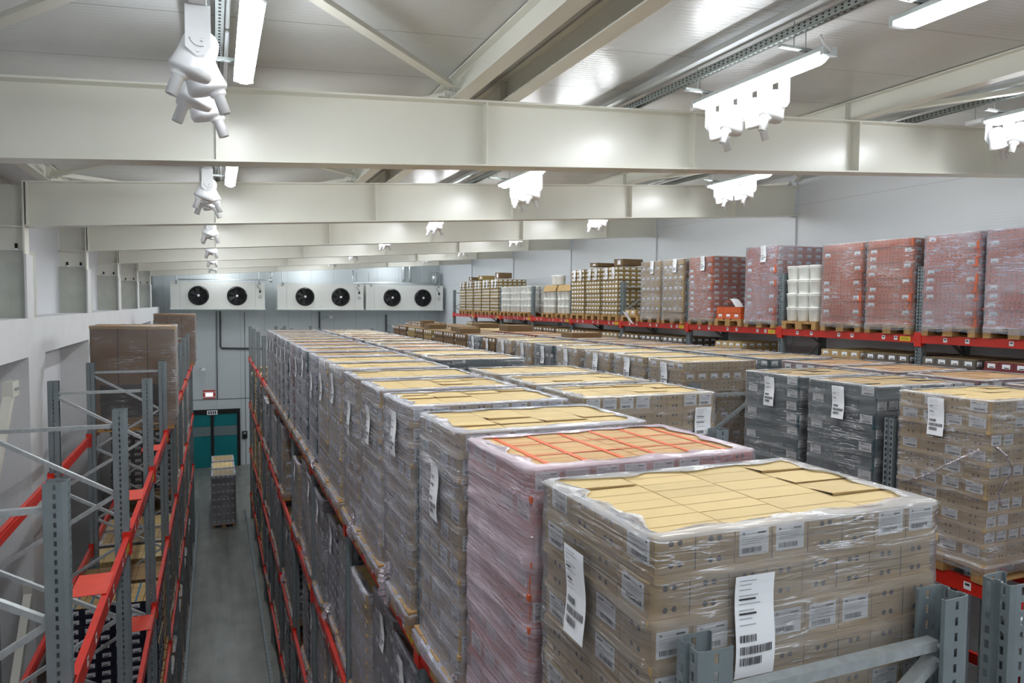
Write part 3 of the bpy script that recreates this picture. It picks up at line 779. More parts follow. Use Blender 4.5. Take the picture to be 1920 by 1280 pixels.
def load(x, y, z, face, col, label, group, mode='layer', nl=10, lh=.129, X=1.12, Y=.72, style='dots', film=1, tapes=None, sheets=((0, .0, .75),), grid=(4, 4), cat='pallet load', jig=None, wood=True, top_col=None, name='pallet_load', tail=False):
    """face: -1 the load is seen from its -X side (aisle at -X)"""
    NLOAD[0] += 1; rng = random.Random(NLOAD[0]*31)
    r = empty(name, (x, y, z), rng.uniform(-.012, .012) if jig is None else jig); tag(r, label, cat, group)
    if wood: link('pallet', PAL, r)
    zb = .144 if wood else 0
    nx, ny = grid; ztop = zb+nl*lh
    if mode == 'near':
        w = X/nx; back = MB(); ms, mt = CM_[col]; ny0 = ny
        for L in range(nl):
            last = L == nl-1; jx, jy = (rng.uniform(-.009, .009), rng.uniform(-.009, .009))
            for i in range(nx):
                ny = rng.choice((3, 4, 4)) if last and i else ny0
                d = Y/ny
                for j in range(ny):
                    xx, yy = -X/2+(i+.5)*w+jx, -Y/2+(j+.5)*d+jy
                    vis = last or j == 0 or i == 0
                    if not vis and not (j == ny-1 or i == nx-1): continue
                    alt = (L+(rng.random() < .25)) % 2
                    fk, sk = ('l', 'd') if alt else ('d', 'l')
                    if vis:
                        if col == 'teal': sk = 'l' if (j == 0 and (L % 2 or rng.random() < .4)) or (j == ny-1 and L % 2 == 0) else 'n'; fk = 'l' if (i+L) % 2 == 0 else 'n'
                        lift = rng.choice((0, 0, 0, 0, .8, 1.5)) if last and not tapes else 0
                        o = link('carton', carton_mesh(w, d, lh, col, fk, sk, rng.randrange(3), lift), r, (xx, yy, zb+L*lh), 0)
                        if last: o.rotation_euler = (rng.uniform(-.006, .006), rng.uniform(-.004, .004), rng.uniform(-.006, .006))
                        else: o.rotation_euler.z = rng.uniform(-.006, .006)
                    else:
                        back.box(xx-w/2+.003, xx+w/2-.003, yy-d/2+.003, yy+d/2-.003, zb+L*lh, zb+(L+1)*lh-.002, ms, top=mt)
        o = link('rear_cartons', back.mesh('rear_cartons'), r); o['kind'] = 'stuff'
        if tapes:
            mb = MB(); zz = ztop+.0015
            for i in range(6):
                xx = -X/2+(i+.6)*X/6.2; mb.quad((xx-.012, -Y/2, zz), (xx+.012, -Y/2, zz), (xx+.012, Y/2, zz), (xx-.012, Y/2, zz), M_TAPE_O)
            for j in range(1, 3):
                yy = -Y/2+j*Y/3; mb.quad((-X/2, yy-.006, zz+.0005), (X/2, yy-.006, zz+.0005), (X/2, yy+.006, zz+.0005), (-X/2, yy+.006, zz+.0005), M_TAPE_O)
            link('orange_tape', mb.mesh('orange_tape'), r)
    elif mode == 'layer':
        for L in range(nl):
            last = L == nl-1
            me = layer_mesh(X, Y, lh, nx, ny, col, style, (L % 2)+2*rng.randrange(2), tapes if last else None)
            o = link('carton_layer', me, r, (rng.uniform(-.01, .01), rng.uniform(-.01, .01), zb+L*lh), 0)
    elif mode == 'block':
        key = ('blk', X, Y, nl, lh, col, style, grid, tapes)
        if key not in LAY:
            mb = MB()
            for L in range(nl):
                me = layer_mesh(X, Y, lh, nx, ny, col, style, L % 4, tapes if L == nl-1 else None)
                i0 = len(mb.v); dx, dy = random.uniform(-.009, .009), random.uniform(-.009, .009)
                mb.v += [(v.co.x+dx, v.co.y+dy, v.co.z+L*lh) for v in me.vertices]
                mm = [mb.mi(q) for q in me.materials]
                for p in me.polygons: mb.f.append(tuple(i0+k for k in p.vertices)); mb.m.append(mm[p.material_index])
            LAY[key] = mb.mesh('carton_stack')
        link('carton_stack', LAY[key], r, (0, 0, zb))
    if film:
        o = link('stretch_film', film_mesh(X+.012, Y+.012, zb, ztop, lh, NLOAD[0] % 3, mode == 'near'), r)
        if film == 2: o.data = heavy(o.data, M_FILM2)
        if film == 3: o.data = heavy(o.data, M_FILM3)
        if film and tail:   # gathered ends of the film hanging at the foot of the load
            o = link('film_tail', TAILS[rng.randrange(2)], r, (-X/2-.02, -Y/2+Y*rng.uniform(0, .9), zb-.02), rng.uniform(0, 6)); o.scale = (rng.uniform(.4, .9), rng.uniform(.5, 1.5), rng.uniform(.5, 1.2))
    for (side, off, t) in sheets:
        me = SH[rng.randrange(3)]
        if side == 0: o = link('shipping_label', me, r, (-X/2-.036, off, ztop-t*.4), -math.pi/2)
        elif side == 1: o = link('shipping_label', me, r, (off, -Y/2-.036, ztop-t*.4), 0)
        else: o = link('shipping_label', me, r, (X/2+.036, off, ztop-t*.4), math.pi/2)
    return r
HV = {}
def heavy(me, mm):
    if (me.name, mm.name) not in HV:
        c = me.copy(); c.materials[0] = mm; HV[(me.name, mm.name)] = c
    return HV[(me.name, mm.name)]
def tail_mesh(v):
    mb = MB(); n, k = 22, 14; i0 = 0
    for a in range(k):
        t = a/(k-1); z = .12-.26*t; r0 = .02+.06*math.sin(t*3.0)
        for j in range(n):
            th = 2*math.pi*j/n; q = noise.noise(Vector((math.cos(th)*2.5+v*7, math.sin(th)*2.5, z*9)))
            q2 = .35*(1 if j % 2 else -1)*abs(noise.noise(Vector((j*1.7, a*.6, v))))
            rr = r0*.75*(1+1.8*q+q2); mb.v.append((math.cos(th)*rr, math.sin(th)*rr, z+.02*q))
    mi = mb.mi(M_FILM2)
    for a in range(k-1):
        for j in range(n): mb.f.append((a*n+j, a*n+(j+1) % n, (a+1)*n+(j+1) % n, (a+1)*n+j)); mb.m.append(mi)
    return mb.mesh('film_tail')
TAILS = [tail_mesh(0), tail_mesh(1)]
def slot(ups, bay, k, pitch=None):
    """centre of the k-th place (0 nearest) in a bay"""
    L = ups[bay+1]-ups[bay]; g = (L-.10)/3
    return ups[bay]+.05+g*(k+.5)
def side_word(c): return c
# B: top level, along the floor aisle
XB, XC, XD, XE, XF, XA = 1.665, 2.9, 5.88, 7.2, 10.06, -1.335
GB = 'film-wrapped carton stacks, top level of the floor-aisle rack'
bcols = ['tan', 'orange', 'tan', 'tan', 'tan', 'tan', 'tan', 'tan', 'teal', 'teal', 'teal', 'maroon', 'teal', 'teal', 'grey', 'grey', 'brown', 'teal']
bext = {0: 'torn paper labels on its front', 1: 'orange tape across its lid'}
for i, c in enumerate(bcols):
    y = slot(UB, i//3, i % 3)
    near = i < 6
    lab = '%s cartons in film on top of the floor-aisle rack, %s' % (c, nth_from(i))
    if i == 0: lab = 'big tan carton stack nearest the camera, clear film, two long white labels'
    if i == 1: lab = 'orange carton stack in cloudy film with orange tape grid on its tan top'
    hh = .129 if i != 1 else .1295
    load(XB, y-.03, LV[0], -1, c, lab, GB, 'near' if near else 'layer', 10, hh, 1.1 if i == 0 else 1.08, .70, 'half' if c != 'tan' else 'dots', 2 if i == 1 else 1 if i == 0 else 3,
         'o' if i == 1 else None, ((0, .05, .75), (1, -.22, .7)) if i == 0 else (((0, .0, .55+.2*(i % 3)),) if i > 1 else ()), (4, 4) if near else (6, 4), tail=i in (2, 3, 5, 8))
# C: top level, back to back
GC = 'film-wrapped carton stacks, top level behind the floor-aisle rack'
ccols = {3: 'tan', 4: 'tan', 5: 'tan', 6: 'tan', 7: 'teal', 8: 'tan', 9: 'maroon', 10: 'maroon', 11: 'teal', 12: 'teal', 13: 'maroon', 14: 'maroon', 15: 'tan', 16: 'tan', 17: 'brown'}
for i, c in ccols.items():
    y = slot(UB, i//3, i % 3); 
    if i == 6: continue
    load(XC, y-.03, LV[0], -1, c, '%s cartons in film, back row of the floor-aisle double rack, %s' % (c, nth_from(i-3 - (i > 6))), GC,
         'near' if i < 5 else 'layer', 10, .129, 1.08, .70, 'half' if c != 'tan' else 'dots', 1, None, ((1, .42, .62),) if i == 3 else (), (4, 4) if i < 5 else (6, 4))
# D: second aisle, left faces visible
GD = 'carton stacks on the top level across the second aisle'
dcols = {2: 'tan', 3: 'teal', 4: 'teal', 6: 'tan', 7: 'tan', 8: 'tan', 9: 'tan', 10: 'teal', 11: 'tan', 12: 'tan', 13: 'brown', 14: 'teal', 15: 'brown', 16: 'brown', 17: 'brown', 18: 'olive', 19: 'brown', 20: 'olive', 21: 'brown', 22: 'brown'}
dsee = 0
dlab = {2: 'tan carton stack at the right edge, loose film strand, two white labels', 3: 'teal carton stack right beside the tan one, tilted white label on its face',
        4: 'teal carton stack with an upright white label, farther of the two side by side'}
for i, c in dcols.items():
    y = slot(UD, i//3, i % 3)
    lab = dlab.get(i, '%s carton stack on the top level across the second aisle, %s' % (c, nth_from(dsee)))
    ro = load(XD, y, LV[0], -1, c, lab, GD, 'near' if i in (2, 3, 4) else 'layer', 10, .124, 1.1, .76, 'dots' if c != 'teal' else 'half', 1 if c in ('tan', 'teal') else 0, None,
         ((0, .03, .42), (1, .1, .5)) if i == 2 else (((0, .0, .45),) if i < 15 else ()), (4, 4) if i in (2, 3, 4) else (6, 4))
    dsee += 1
    if i == 2: D_FIRST = ro
strand = MB(); pts = [Vector((-.5, -.40, 1.05)), Vector((-.42, -.43, .98)), Vector((-.36, -.44, .86)), Vector((-.44, -.44, .78)), Vector((-.5, -.43, .70)), Vector((-.47, -.44, .60))]
strand.tube(pts, .008, M_FILM2, 6)
strand.tube([Vector((-.585, .32, .62)), Vector((-.6, .1, .72)), Vector((-.6, -.1, .86)), Vector((-.59, -.34, 1.02))], .009, M_FILM2, 6)
link('film_strand', strand.mesh('film_strand', True), D_FIRST)
# E: behind D
GE = 'maroon and teal carton stacks in the row behind'
esee = 0
for i in range(0, 27):
    c = ('teal' if i < 2 else 'maroon' if i < 6 else 'teal' if i < 9 else 'maroon' if i < 17 else 'tan' if i < 19 else 'brown')
    if i in (24,): continue
    y = slot(UD, i//3, i % 3)
    load(XE, y, LV[0], -1, c, '%s cartons in the back row past the second aisle, %s' % (c, nth_from(esee)), GE, 'layer' if 1 < i < 12 else 'block', 10, .125, 1.08, .76, 'labels', 1 if i < 14 else 0, None, (), (6, 4)); esee += 1
# F: tall rack by the right wall, upper level
GF = 'loads on the upper level of the tall right-wall rack'
def bucket_mesh():
    mb = MB(); mb.lathe([(.0001, 0), (.12, 0), (.125, .01), (.145, .235), (.15, .24), (.15, .25), (.145, .255), (.15, .262), (.155, .265), (.156, .285), (.15, .29), (.0001, .288)], M_BUCKET, 20)
    return mb.mesh('bucket', True)
BK = bucket_mesh()
def buckets(x, y, z, label, group, wrapped, layers, cartons=False, nx=4, ny=3):
    r = empty('bucket_load', (x, y, z)); tag(r, label, 'bucket load', group); link('pallet', PAL, r)
    X, Y = 1.16, .78; sx, sy = X/nx, Y/ny; s = min(sx, sy)/.31
    for L in range(layers):
        for i in range(nx):
            for j in range(ny):
                if L < layers-1 and 0 < i < nx-1 and 0 < j < ny-1: continue
                o = link('bucket', BK, r, (-X/2+(i+.5)*sx, -Y/2+(j+.5)*sy, .146+L*.29*s)); o.scale = (s*.98, s*.98, s)
    top = .146+layers*.29*s
    if cartons:
        mb = MB(); ms, mt = CM_['tan']; rng = random.Random(5)
        for i in range(nx):
            for j in range(ny):
                cx, cy = -X/2+(i+.5)*sx, -Y/2+(j+.5)*sy
                for q in range(2):
                    a = rng.uniform(-.05, .05); mb.bar((cx-.12+a, cy-.11, top+.01), (cx+.06+a, cy+.1, top+.2), .16, .006, ms)
        mb.box(-X/2-.01, X/2+.01, -Y/2-.01, Y/2+.01, top, top+.004, ms)
        link('cardboard_dividers', mb.mesh('cardboard_dividers'), r)
    if wrapped: link('stretch_film', film_mesh(1.18, .80, .144, top, .29*s, 1, False), r)
    return r
fl = {0: 'orange', 1: 'orange', 2: 'orange', 3: 'orange', 4: 'orange', 5: 'orange', 6: 'orange', 7: 'orange', 9: 'orange', 11: 'orange',
      12: 'tan', 13: 'tan', 15: 'olive', 16: 'olive', 17: 'olive', 24: 'olive', 25: 'olive', 26: 'olive', 27: 'olive', 28: 'olive'}
fsee = 0
for i, c in fl.items():
    y = slot(UF, i//3, i % 3)
    nl, lh = (11, .117)
    if i == 9: lh = .125
    if i in (15, 16, 17): lh = .113
    if i >= 24: nl, lh = 10, .117
    st = 'ends' if c == 'orange' else 'labels' if i > 13 else 'dots'
    lab = '%s carton stack on the upper level of the tall right-wall rack, %s in that row' % ({'olive': 'khaki'}.get(c, c), 'first' if fsee == 0 else nth(fsee))
    r = load(XF, y, 7.8, -1, c, lab, GF, 'layer', nl, lh, 1.12, .80 if c != 'olive' else .76, st, (3 if i in (4, 5, 9) else 1) if i < 14 else 0, None,
         () if i < 8 else (((0, -.1, .35),) if i < 14 else ((0, -.2, .4), (0, .15, .4))), (6, 5) if c == 'olive' else (5, 4)); fsee += 1
y = slot(UF, 3, 1)
load(XF, y, 7.8, -1, 'bright orange', 'low stack of bright orange cartons with a loose white sheet on top, on a pallet', GF, 'layer', 2, .12, 1.1, .74, 'half', 0, None, (), (4, 3))
mb = MB(); n = 8
for k in range(n):
    a, b = k/n, (k+1)/n
    f = lambda t: (-.55+.0*t, -.2+t*.34, .0+.16*math.sin(t*2.6))
    p, q = f(a), f(b); mb.quad(p, (p[0]+.2, p[1], p[2]), (q[0]+.2, q[1], q[2]), q, M_LABEL)
o = link('paper_sheet', mb.mesh('paper_sheet', True), None, (XF, y, 7.8+.144+.243)); tag(o, 'white curled paper sheet lying on the low bright orange carton stack', 'paper')
mb = MB(); mb.box(-.15, .15, -.12, .12, 0, .1, CM_['bright orange'][0]); o = link('carton', mb.mesh('carton'), None, (XF+.1, y-.12, 7.8+.144+.2415)); tag(o, 'single bright orange carton lying on the low orange stack', 'carton')
y = slot(UF, 4, 2)
load(XF, y, 7.8, -1, 'tan', 'nearly empty wooden pallet with one row of tan cartons and a hanging paper sheet', GF, 'layer', 1, .15, 1.1, .5, 'labels', 0, None, (), (4, 2))
mb = MB()
for k in range(6):
    t = k/6; mb.quad((-.62-.05*t, -.3+.3*t, .2-.28*(1-t)), (-.62-.05*t, -.12+.3*t, .24-.28*(1-t)), (-.62-.05*(t+1/6), -.12+.3*(t+1/6), .24-.28*(1-t-1/6)), (-.62-.05*(t+1/6), -.3+.3*(t+1/6), .2-.28*(1-t-1/6)), M_LABEL)
o = link('paper_sheet', mb.mesh('paper_sheet', True), None, (XF, y, 7.8+.02)); tag(o, 'white paper sheet hanging over the red beam beside the nearly empty pallet', 'paper')
buckets(XF, slot(UF, 2, 2), 7.8, 'white plastic buckets stacked four high on a pallet beside orange cartons', GF, 0, 4)
buckets(XF, slot(UF, 6, 0), 7.8, 'white buckets with cardboard dividers on top, nearer of two such pallets', GF, 0, 3, True, 5, 3)
buckets(XF, slot(UF, 6, 1)+.1, 7.8, 'white buckets with cardboard dividers and two loose buckets on top, farther of the pair', GF, 0, 3, True, 5, 3)
for k in (0, 1):
    o = link('bucket', BK, None, (XF-.2, slot(UF, 6, 1)-.1+k*.33, 7.8+.146+3*.29*.75+.22)); tag(o, 'white lidded bucket standing on the bucket pallet of the tall rack, %s one' % ('right' if k == 0 else 'left'), 'bucket', 'loose buckets')
for k in range(3): buckets(XF, slot(UF, 7, k), 7.8, 'white buckets stacked four high beside the khaki stacks, %s of three pallets' % ('nearest', 'middle', 'farthest')[k], GF, 0, 4, False, 5, 3)
# single cartons lying on top of far stacks
for (x, y, z, w, d, h, c, lb) in ((XF-.2, slot(UF, 5, 1), 9.2, .7, .4, .1, 'brown', 'flat brown carton lying on the khaki stacks of the tall rack'), (XF+.05, slot(UF, 5, 0)+.1, 9.2, .6, .45, .17, 'brown', 'open brown carton on top of the nearest khaki stack'),
        (XF-.2, slot(UF, 8, 0), 9.12, .5, .4, .2, 'brown', 'brown carton on the nearest far khaki stack'), (XF-.2, slot(UF, 8, 2), 9.12, .5, .5, .15, 'olive', 'khaki carton on the middle far stack'),
        (XF-.2, slot(UF, 9, 0)+.2, 9.12, .5, .4, .13, 'brown', 'brown carton on the farthest khaki stack')):
    mb = MB(); mb.box(-w/2, w/2, -d/2, d/2, 0, h, CM_[c][0], top=CM_[c][1]); mb.quad((-w/2-.001, .05, .03), (-w/2-.001, -.1, .03), (-w/2-.001, -.1, h-.03), (-w/2-.001, .05, h-.03), M_LABEL)
    mb.bar((-w/2, d/2, h), (w/2, d/2, h+.0), .004, .03, CM_[c][0])
    o = link('carton', mb.mesh('carton'), None, (x, y, z+.035 if x > 9 else z)); tag(o, lb, 'carton')
for i, (x, y, w, d, h) in enumerate(((XD-.3, 15.0+1.3, .5, .35, .12), (XD, 17.4, .6, .5, .12), (XD-.2, 19.4, .5, .5, .13), (XD-.1, 20.6, .35, .3, .2), (XE, 17.2, .7, .6, .15), (XE+.1, 19.8, .6, .6, .13), (XE, 13.6, .7, .5, .1))):
    mb = MB(); mb.box(-w/2, w/2, -d/2, d/2, 0, h, CM_['brown'][0], top=CM_['brown'][1]); mb.box(-w/2-.004, w/2+.004, -d/2-.004, d/2+.004, h*.45, h*.5, CM_['grey'][0], skip='tb')
    o = link('carton', mb.mesh('carton'), None, (x, y, LV[0]+.144+(1.24 if x < 6.5 else 1.25)+.002)); tag(o, 'loose brown carton on top of the far stacks, %s' % nth_from(i), 'carton', 'loose cartons on far stacks')
# F lower level, under the red beam
GF2 = 'loads under the red beam of the tall right-wall rack'
k_ = 0
for i in range(2, 28):
    c = 'maroon' if i < 5 else {5: 'grey', 6: 'grey', 7: 'tan', 8: None, 9: None, 10: 'tan', 11: None, 12: 'grey', 13: 'grey'}.get(i, 'brown' if i % 3 else 'olive')
    if c is None: continue
    y = slot(UF, i//3, i % 3)
    load(XF, y, LV[0], -1, c, '%s cartons below the long red beam of the tall rack, %s' % ({'olive': 'khaki'}.get(c, c), nth_from(k_)), GF2, 'block', 10, .123, 1.1, .78, 'labels', 0, None, (), (6, 4)); k_ += 1
# B and A: lower levels seen steeply along the floor aisle
lowc = ['tan', 'tan', 'navy', 'brown', 'tan', 'grey', 'teal', 'grey', 'navy', 'brown', 'tan', 'grey']
LW = {1: 'second', 2: 'third', 3: 'fourth', 4: 'bottom'}
for li, z in ((1, LV[1]), (2, LV[2]), (3, LV[3])):
    rng = random.Random(40+li); k = 0
    for i in range(2 if li == 1 else 3, 30):
        if rng.random() < .08: continue
        c = lowc[(i*5+li*3) % 12]; y = slot(UB, i//3, i % 3)
        load(XB+.09+rng.uniform(-.04, .04), y, z, -1, c, '%s cartons, %s shelf from top, floor-aisle rack, %s' % (c, LW[li], nth_from(k)), 'loads on lower levels of the floor-aisle rack', 'block', rng.choice((10, 10, 9)), .125, 1.08, .74,
             'labels' if c in ('navy', 'teal') else 'half', 3 if i < 22 else 0, None, ((0, rng.uniform(-.1, .1), .5),) if rng.random() < .5 else (), (6, 4), tail=i < 16 and rng.random() < .25); k += 1
acols = {1: ['navy', 'tan', 'tan', 'tan', 'tan', 'brown', 'tan', 'grey', 'tan'], 2: ['navy', 'brown', 'tan', 'grey', 'tan', 'brown', 'tan', 'navy'], 3: ['brown', 'grey', 'tan', 'navy', 'brown']}
for li, z, i0 in ((1, LV[1], 15), (2, LV[2], 10), (3, .0, 10)):
    k = 0; rng = random.Random(60+li)
    for i in range(i0, 24):
        c = acols[li][(i-i0) % len(acols[li])]; y = slot(UA, i//3, i % 3)
        if (li, i) in ((1, 17), (1, 20)): continue
        first = (li == 2 and i == i0)
        lab = '%s cartons, %s shelf from top, left-wall rack, %s' % (c, LW[li+(1 if li == 3 else 0)], nth_from(k))
        if first: lab = 'navy cartons with tan tops and blue tape on the left-wall rack, nearest the camera'
        load(XA, y, z, 1, c, lab, 'loads on lower levels of the left-wall rack', 'layer' if li == 2 and i < 13 else 'block', 10 if li < 3 else 12, .125, 1.1, .74,
             'labels' if c == 'navy' else 'half', 1 if i > 12 else 0, 'b' if first else None, (), (6, 4)); k += 1
# A: tall cardboard loads on the top level
def tall_box(x, y, z, h, label):
    r = empty('cardboard_box_load', (x, y, z)); tag(r, label, 'pallet load', 'tall brown box loads'); link('pallet', PAL, r)
    mk = mat('kraft_board', (142, 112, 84), .62, nscale=2, namt=.05, bump=.1, bscale=12)
    mb = MB(); X, Y = 1.2, .8; mb.box(-X/2, X/2, -Y/2, Y/2, .146, h, mk)
    for s in (-.22, .2): mb.box(s-.004, s+.004, -Y/2-.002, -Y/2, .15, h, M_HOLE)
    link('outer_carton', mb.mesh('outer_carton'), r)
    mb = MB(); mb.box(-X/2+.12, X/2-.22, -Y/2-.004, -Y/2-.001, .22, h*.45, M_GREYSHEET); link('dark_inner_sheet', mb.mesh('dark_inner_sheet'), r)
    mb = MB(); mt = mat('kraft_lid', (190, 150, 96), .6, nscale=3, namt=.08)
    mb.box(-X/2-.012, X/2+.012, -Y/2-.012, Y/2+.012, h+.001, h+.012, mt)
    for s in (-1, 1): mb.bar((-X/2-.01, s*(Y/2+.008), h+.0), (X/2+.01, s*(Y/2+.008), h-.02), .012, .05, mt)
    link('lid', mb.mesh('lid'), r)
    o = link('stretch_film', film_mesh(1.21, .81, .146, h+.012, .4, 0, True), r)
    return r
tall_box(-1.22, 13.35, LV[0], 1.67, 'tall brown cardboard box load in film on top of the left rack, nearer one')
tall_box(-1.22, slot(UA, 8, 2)+.1, LV[0], 1.67, 'tall brown cardboard box load on the left rack in front of the coolers, farther one')
# loads standing on the floor in the aisle
for k, (y, c, nl, hh) in enumerate(((28.5, 'grey', 13, .135), (29.8, 'tan', 13, .135), (31.1, 'grey', 13, .135))):
    load(.2, y, 0, -1, c, ('tall grey carton stack standing on the aisle floor, front one of three', 'stack with bright tan top on the aisle floor, middle one of three', 'grey carton stack on the aisle floor near the teal door, rear one')[k], 'carton stacks on the aisle floor', 'layer', nl, hh, 1.08, .8, 'half', 3, 'b' if k == 0 else None, (), (5, 5), jig=math.pi/2)
# ------------------------------------------------------------------ far wall equipment
def cooler(x0, x1, fans, label):
    yf, yb, z0, z1 = 37.2, 38.0, 7.84, 9.16
    r = empty('air_cooler', ((x0+x1)/2, (yf+yb)/2, z0)); tag(r, label, 'air cooler', 'white twin-fan air coolers'); ox, oy, oz = r.location
    mb = MB(); mb.box(x0-ox, x1-ox, yf-oy, yb-oy, .06, z1-z0, M_COOL)
    xm = (x0+x1)/2-ox; mb.box(xm-.02, xm+.02, yf-oy-.006, yf-oy, .06, z1-z0, M_COOL)
    for q in (x0-ox+.42, x1-ox-.42): mb.box(q-.004, q+.004, yf-oy-.003, yf-oy, .06, z1-z0, M_GREYINK)
    link('casing', mb.mesh('casing'), r)
    mb = MB(); mb.box(x0-ox-.03, x1-ox+.03, yf-oy-.04, yb-oy, 0, .055, M_COOL); link('drip_tray', mb.mesh('drip_tray'), r)
    for fx in fans:
        mb = MB(); c = Matrix.Translation((fx-ox, yf-oy, .66)) @ Matrix.Rotation(R(90), 4, 'X')
        mb.lathe([(.46, 0), (.46, .02), (.43, .06), (.40, .1), (.38, .1), (.38, 0)], M_BLACK, 36, c)
        mb.lathe([(.0001, .005), (.385, .005)], M_SLOT, 36, c)
        f = link('fan', mb.mesh('fan', True), r)
        mb = MB()
        for k in range(7):
            a = R(k*360/7); b0 = c @ Matrix.Rotation(a, 4, 'Z')
            p = [b0 @ Vector(v) for v in ((.07, -.05, .03), (.36, -.12, .02), (.37, .08, .055), (.07, .05, .05))]; mb.quad(*p, M_BLACK)
        link('blades', mb.mesh('blades'), f)
        mb = MB()
        for k in range(14):
            a = R(k*360/14+4); mb.tube([c @ Vector((.05*math.cos(a), .05*math.sin(a), .11)), c @ Vector((.43*math.cos(a+.15), .43*math.sin(a+.15), .08))], .004, M_BLACK, 5)
        for rr in (.14, .24, .34):
            mb.tube([c @ Vector((rr*math.cos(R(j*15)), rr*math.sin(R(j*15)), .108-.06*rr)) for j in range(25)], .004, M_BLACK, 5)
        link('grille', mb.mesh('grille'), f)
        mb = MB(); mb.lathe([(.0001, .13), (.05, .13), (.06, .11)], M_LABEL, 16, c); link('hub', mb.mesh('hub'), f)
    mb = MB()
    for q in (x0-ox+.25, x1-ox-.25):
        mb.tube([(q, .1, z1-z0), (q, .1, 1.95)], .03, M_ZINC, 6); mb.box(q-.05, q+.05, -.42, -.36, z1-z0-.12, z1-z0+.05, M_ZINC)
    link('hanger', mb.mesh('hanger'), r)
    mb = MB(); gx = x1-ox-.22 if fans[0] < 7 or True else 0
    mb.tube([(gx, yf-oy-.02, .8), (gx, yf-oy-.02, 1.0), (gx-.1, yf-oy-.02, 1.1), (gx-.2, yf-oy+.05, 1.35)], .012, M_RUBBER, 6); mb.disc((gx, yf-oy-.03, .62), (0, -1, 0), .07, M_RUBBER, 14); mb.disc((gx, yf-oy-.035, .62), (0, -1, 0), .05, M_LABEL, 14); mb.box(gx-.04, gx+.04, yf-oy-.05, yf-oy, .84, .94, M_BLACK)
    link('gauge', mb.mesh('gauge'), r)
cooler(-1.93, 2.25, (-.72, .98), 'white air cooler with two black fans, leftmost on the far wall')
cooler(2.85, 7.05, (4.15, 5.9), 'white air cooler with two black fans, middle one on the far wall')
cooler(7.2, 11.3, (8.55, 10.2), 'white air cooler with two black fans, right one on the far wall')
for i, (pts, rr, mm, lb) in enumerate((
    ([(.22, 38.42, 7.75), (.22, 38.42, 6.0), (.3, 38.42, 5.92), (2.2, 38.42, 5.86)], .045, M_RUBBER, 'dark grey drain pipe bending right below the left cooler'),
    ([(5.0, 38.42, 7.75), (5.0, 38.42, 5.0)], .045, M_RUBBER, 'dark vertical drain pipe below the middle cooler'),
    ([(8.5, 38.42, 7.6), (8.5, 38.42, 5.0)], .045, M_RUBBER, 'dark vertical drain pipe below the right cooler'),
    ([(0.05, 38.46, 7.75), (.05, 38.46, 3.4)], .02, M_RUBBER, 'thin dark conduit running down the far wall to the seam'),
    ([(2.6, 38.0, 9.9), (2.6, 38.0, 9.2)], .07, M_PIPE, 'pale vertical duct between the left and middle coolers'),
    ([(6.6, 37.6, 9.9), (6.6, 37.6, 9.2), (8.8, 37.6, 9.28), (11.2, 37.6, 9.25)], .06, M_PIPE, 'insulated refrigerant pipe above the right cooler'),
    ([(-1.6, 37.5, 9.25), (2.1, 37.5, 9.3), (2.6, 37.5, 9.3)], .03, M_PIPE, 'thin refrigerant pipe above the left cooler'),
    ([(9.4, 38.2, 10.9), (9.4, 38.2, 9.3)], .09, M_PIPE, 'vertical refrigerant pipe on the far wall, left of the pair'),
    ([(9.75, 38.2, 10.9), (9.75, 38.2, 9.3)], .07, M_PIPE, 'vertical refrigerant pipe on the far wall, right of the pair'),
    ([(11.1, 38.0, 9.9), (11.1, 38.0, 9.3)], .2, M_PIPE, 'short wide aluminium pipe in the far right corner'))):
    mb = MB(); mb.tube(pts, rr, mm, 10); o = link('wall_pipe', mb.mesh('wall_pipe', True)); tag(o, lb, 'pipe')
# teal sliding door
X0, X1, ZD = -1.7, 1.09, 2.78
root = empty('sliding_door', (-.3, Y_BACK-.1, 0)); tag(root, 'teal sliding door with dark frame and window band at the aisle end', 'door')
def dpart(name, *boxes, m_=None):
    mb = MB()
    for b_ in boxes: mb.box(b_[0]+.3, b_[1]+.3, b_[2]-Y_BACK+.1, b_[3]-Y_BACK+.1, b_[4], b_[5], m_)
    return link(name, mb.mesh(name), root)
dpart('frame', (X0, X0+.12, Y_BACK-.14, Y_BACK-.002, 0, ZD+.1), (X1-.14, X1, Y_BACK-.14, Y_BACK-.002, 0, ZD+.1), (X0+.12, X1-.14, Y_BACK-.14, Y_BACK-.002, ZD-.12, ZD+.1), m_=M_BLACK)
for (a, b) in ((X0+.13, -.27), (-.13, X1-.15)):
    p = dpart('door_leaf', (a, b, Y_BACK-.1, Y_BACK-.04, .01, 1.55), (a, b, Y_BACK-.1, Y_BACK-.04, 2.05, ZD-.13), m_=M_TEAL_DOOR)
    mb = MB(); mb.box(a+.3, b+.3, -.0, .04, 1.56, 2.04, M_GLASSY); link('window_band', mb.mesh('window_band'), p)
dpart('centre_post', (-.26, -.14, Y_BACK-.16, Y_BACK-.04, 0, ZD-.13), m_=M_BLACK)
mb = MB(); mb.box(-.12, .36, -.02, 0, 0, .22, M_LABEL)
for q in range(4): mb.quad((-.06+q*.1, -.021, .04), (-.0+q*.1, -.021, .04), (-.0+q*.1, -.021, .18), (-.06+q*.1, -.021, .18), M_INK)
o = link('door_sign', mb.mesh('door_sign'), None, (-.32, Y_BACK-.17, ZD-.15)); tag(o, 'small white sign with black bars over the middle of the teal door', 'sign')
mb = MB(); mb.box(-.12, .12, -.1, 0, 0, .36, M_BLACK); mb.box(-.07, .07, -.104, -.1, .22, .32, M_GREYINK); o = link('control_box', mb.mesh('control_box'), None, (1.3, Y_BACK-.001, 1.35)); tag(o, 'black door control box on the wall right of the teal door', 'control box')
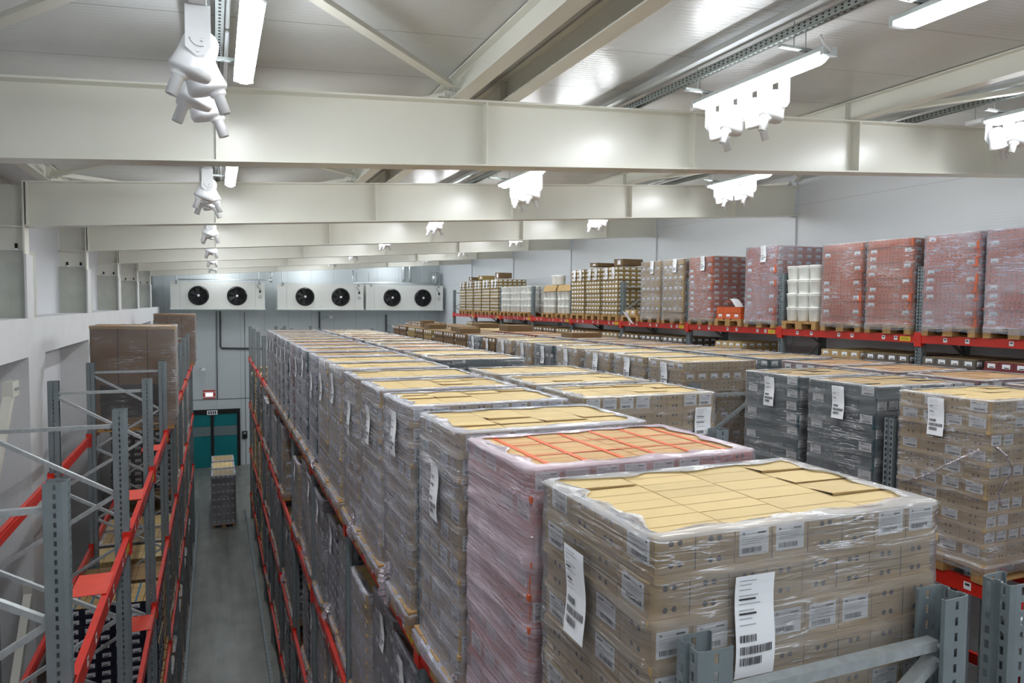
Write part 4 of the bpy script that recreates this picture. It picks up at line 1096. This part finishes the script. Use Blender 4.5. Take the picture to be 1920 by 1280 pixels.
mb = MB(); mb.box(-.28, .28, -.03, 0, 0, .42, M_SIGNRED); mb.box(-.17, .17, -.06, -.031, .12, .28, M_SIGNLIT); mb.box(-.28, .28, -.034, -.03, .3, .34, M_LABEL); mb.box(-.28, .28, -.034, -.03, .06, .1, M_LABEL)
o = link('wall_sign', mb.mesh('wall_sign'), None, (-.33, Y_BACK-.001, 3.42)); tag(o, 'red and white lit sign above the teal door', 'sign')
def camera_unit(x, z, dx, lb):
    mb = MB(); mb.tube([(0, 0, 0), (0, -.25, 0), (dx, -.4, -.02)], .02, M_PIPE, 8); mb.box(dx-.06, dx+.14, -.52, -.36, -.09, .03, M_WHITE); mb.box(dx+.13, dx+.15, -.5, -.38, -.07, .01, M_BLACK)
    o = link('security_camera', mb.mesh('security_camera'), None, (x, Y_BACK-.001, z)); tag(o, lb, 'security camera', 'small white wall cameras')
camera_unit(-.7, 4.95, .1, 'small white camera on an arm above the teal door'); camera_unit(5.2, 7.5, .3, 'small white camera under the middle cooler'); camera_unit(8.6, 7.0, .2, 'small white camera below the right cooler')
# cream wall stay in the left bay
for (p, q, lb) in (((-2.5, 11.15, 7.0), (-2.6, 9.5, 4.5), 'cream diagonal steel stay on the left wall, upper one at the picture edge'), ((-2.52, 12.0, 4.05), (-2.52, 10.0, 1.9), 'cream diagonal steel stay on the left wall, low behind the rack')):
    P_, Q_ = Vector(p), Vector(q); mb = MB(); mb.bar((0, 0, 0), Q_-P_, .12, .1, M_BEAM, up=(1, 0, 0)); mb.box(-.06, .06, -.1, .22, -.06, .14, M_BEAM)
    for e in (0, .12): mb.tube([(.06, e, .04), (.085, e, .04)], .02, M_ZINC, 8)
    o = link('wall_stay', mb.mesh('wall_stay'), None, p); tag(o, lb, 'brace')
# ------------------------------------------------------------------ world and view
w = bpy.data.worlds.new('world'); sc.world = w; w.use_nodes = True
w.node_tree.nodes['Background'].inputs[0].default_value = (.8, .85, .9, 1); w.node_tree.nodes['Background'].inputs[1].default_value = .3
vs = sc.view_settings; vs.view_transform = 'Standard'; vs.look = 'None'; vs.gamma = 1; vs.use_curve_mapping = False; vs.exposure = 1.25
sc.cycles.transparent_max_bounces = 16; sc.cycles.max_bounces = 8; sc.cycles.diffuse_bounces = 5; sc.cycles.glossy_bounces = 3
sc.cycles.use_light_tree = True; sc.cycles.adaptive_threshold = .018; sc.cycles.caustics_reflective = False; sc.cycles.caustics_refractive = False; sc.cycles.sample_clamp_indirect = 6
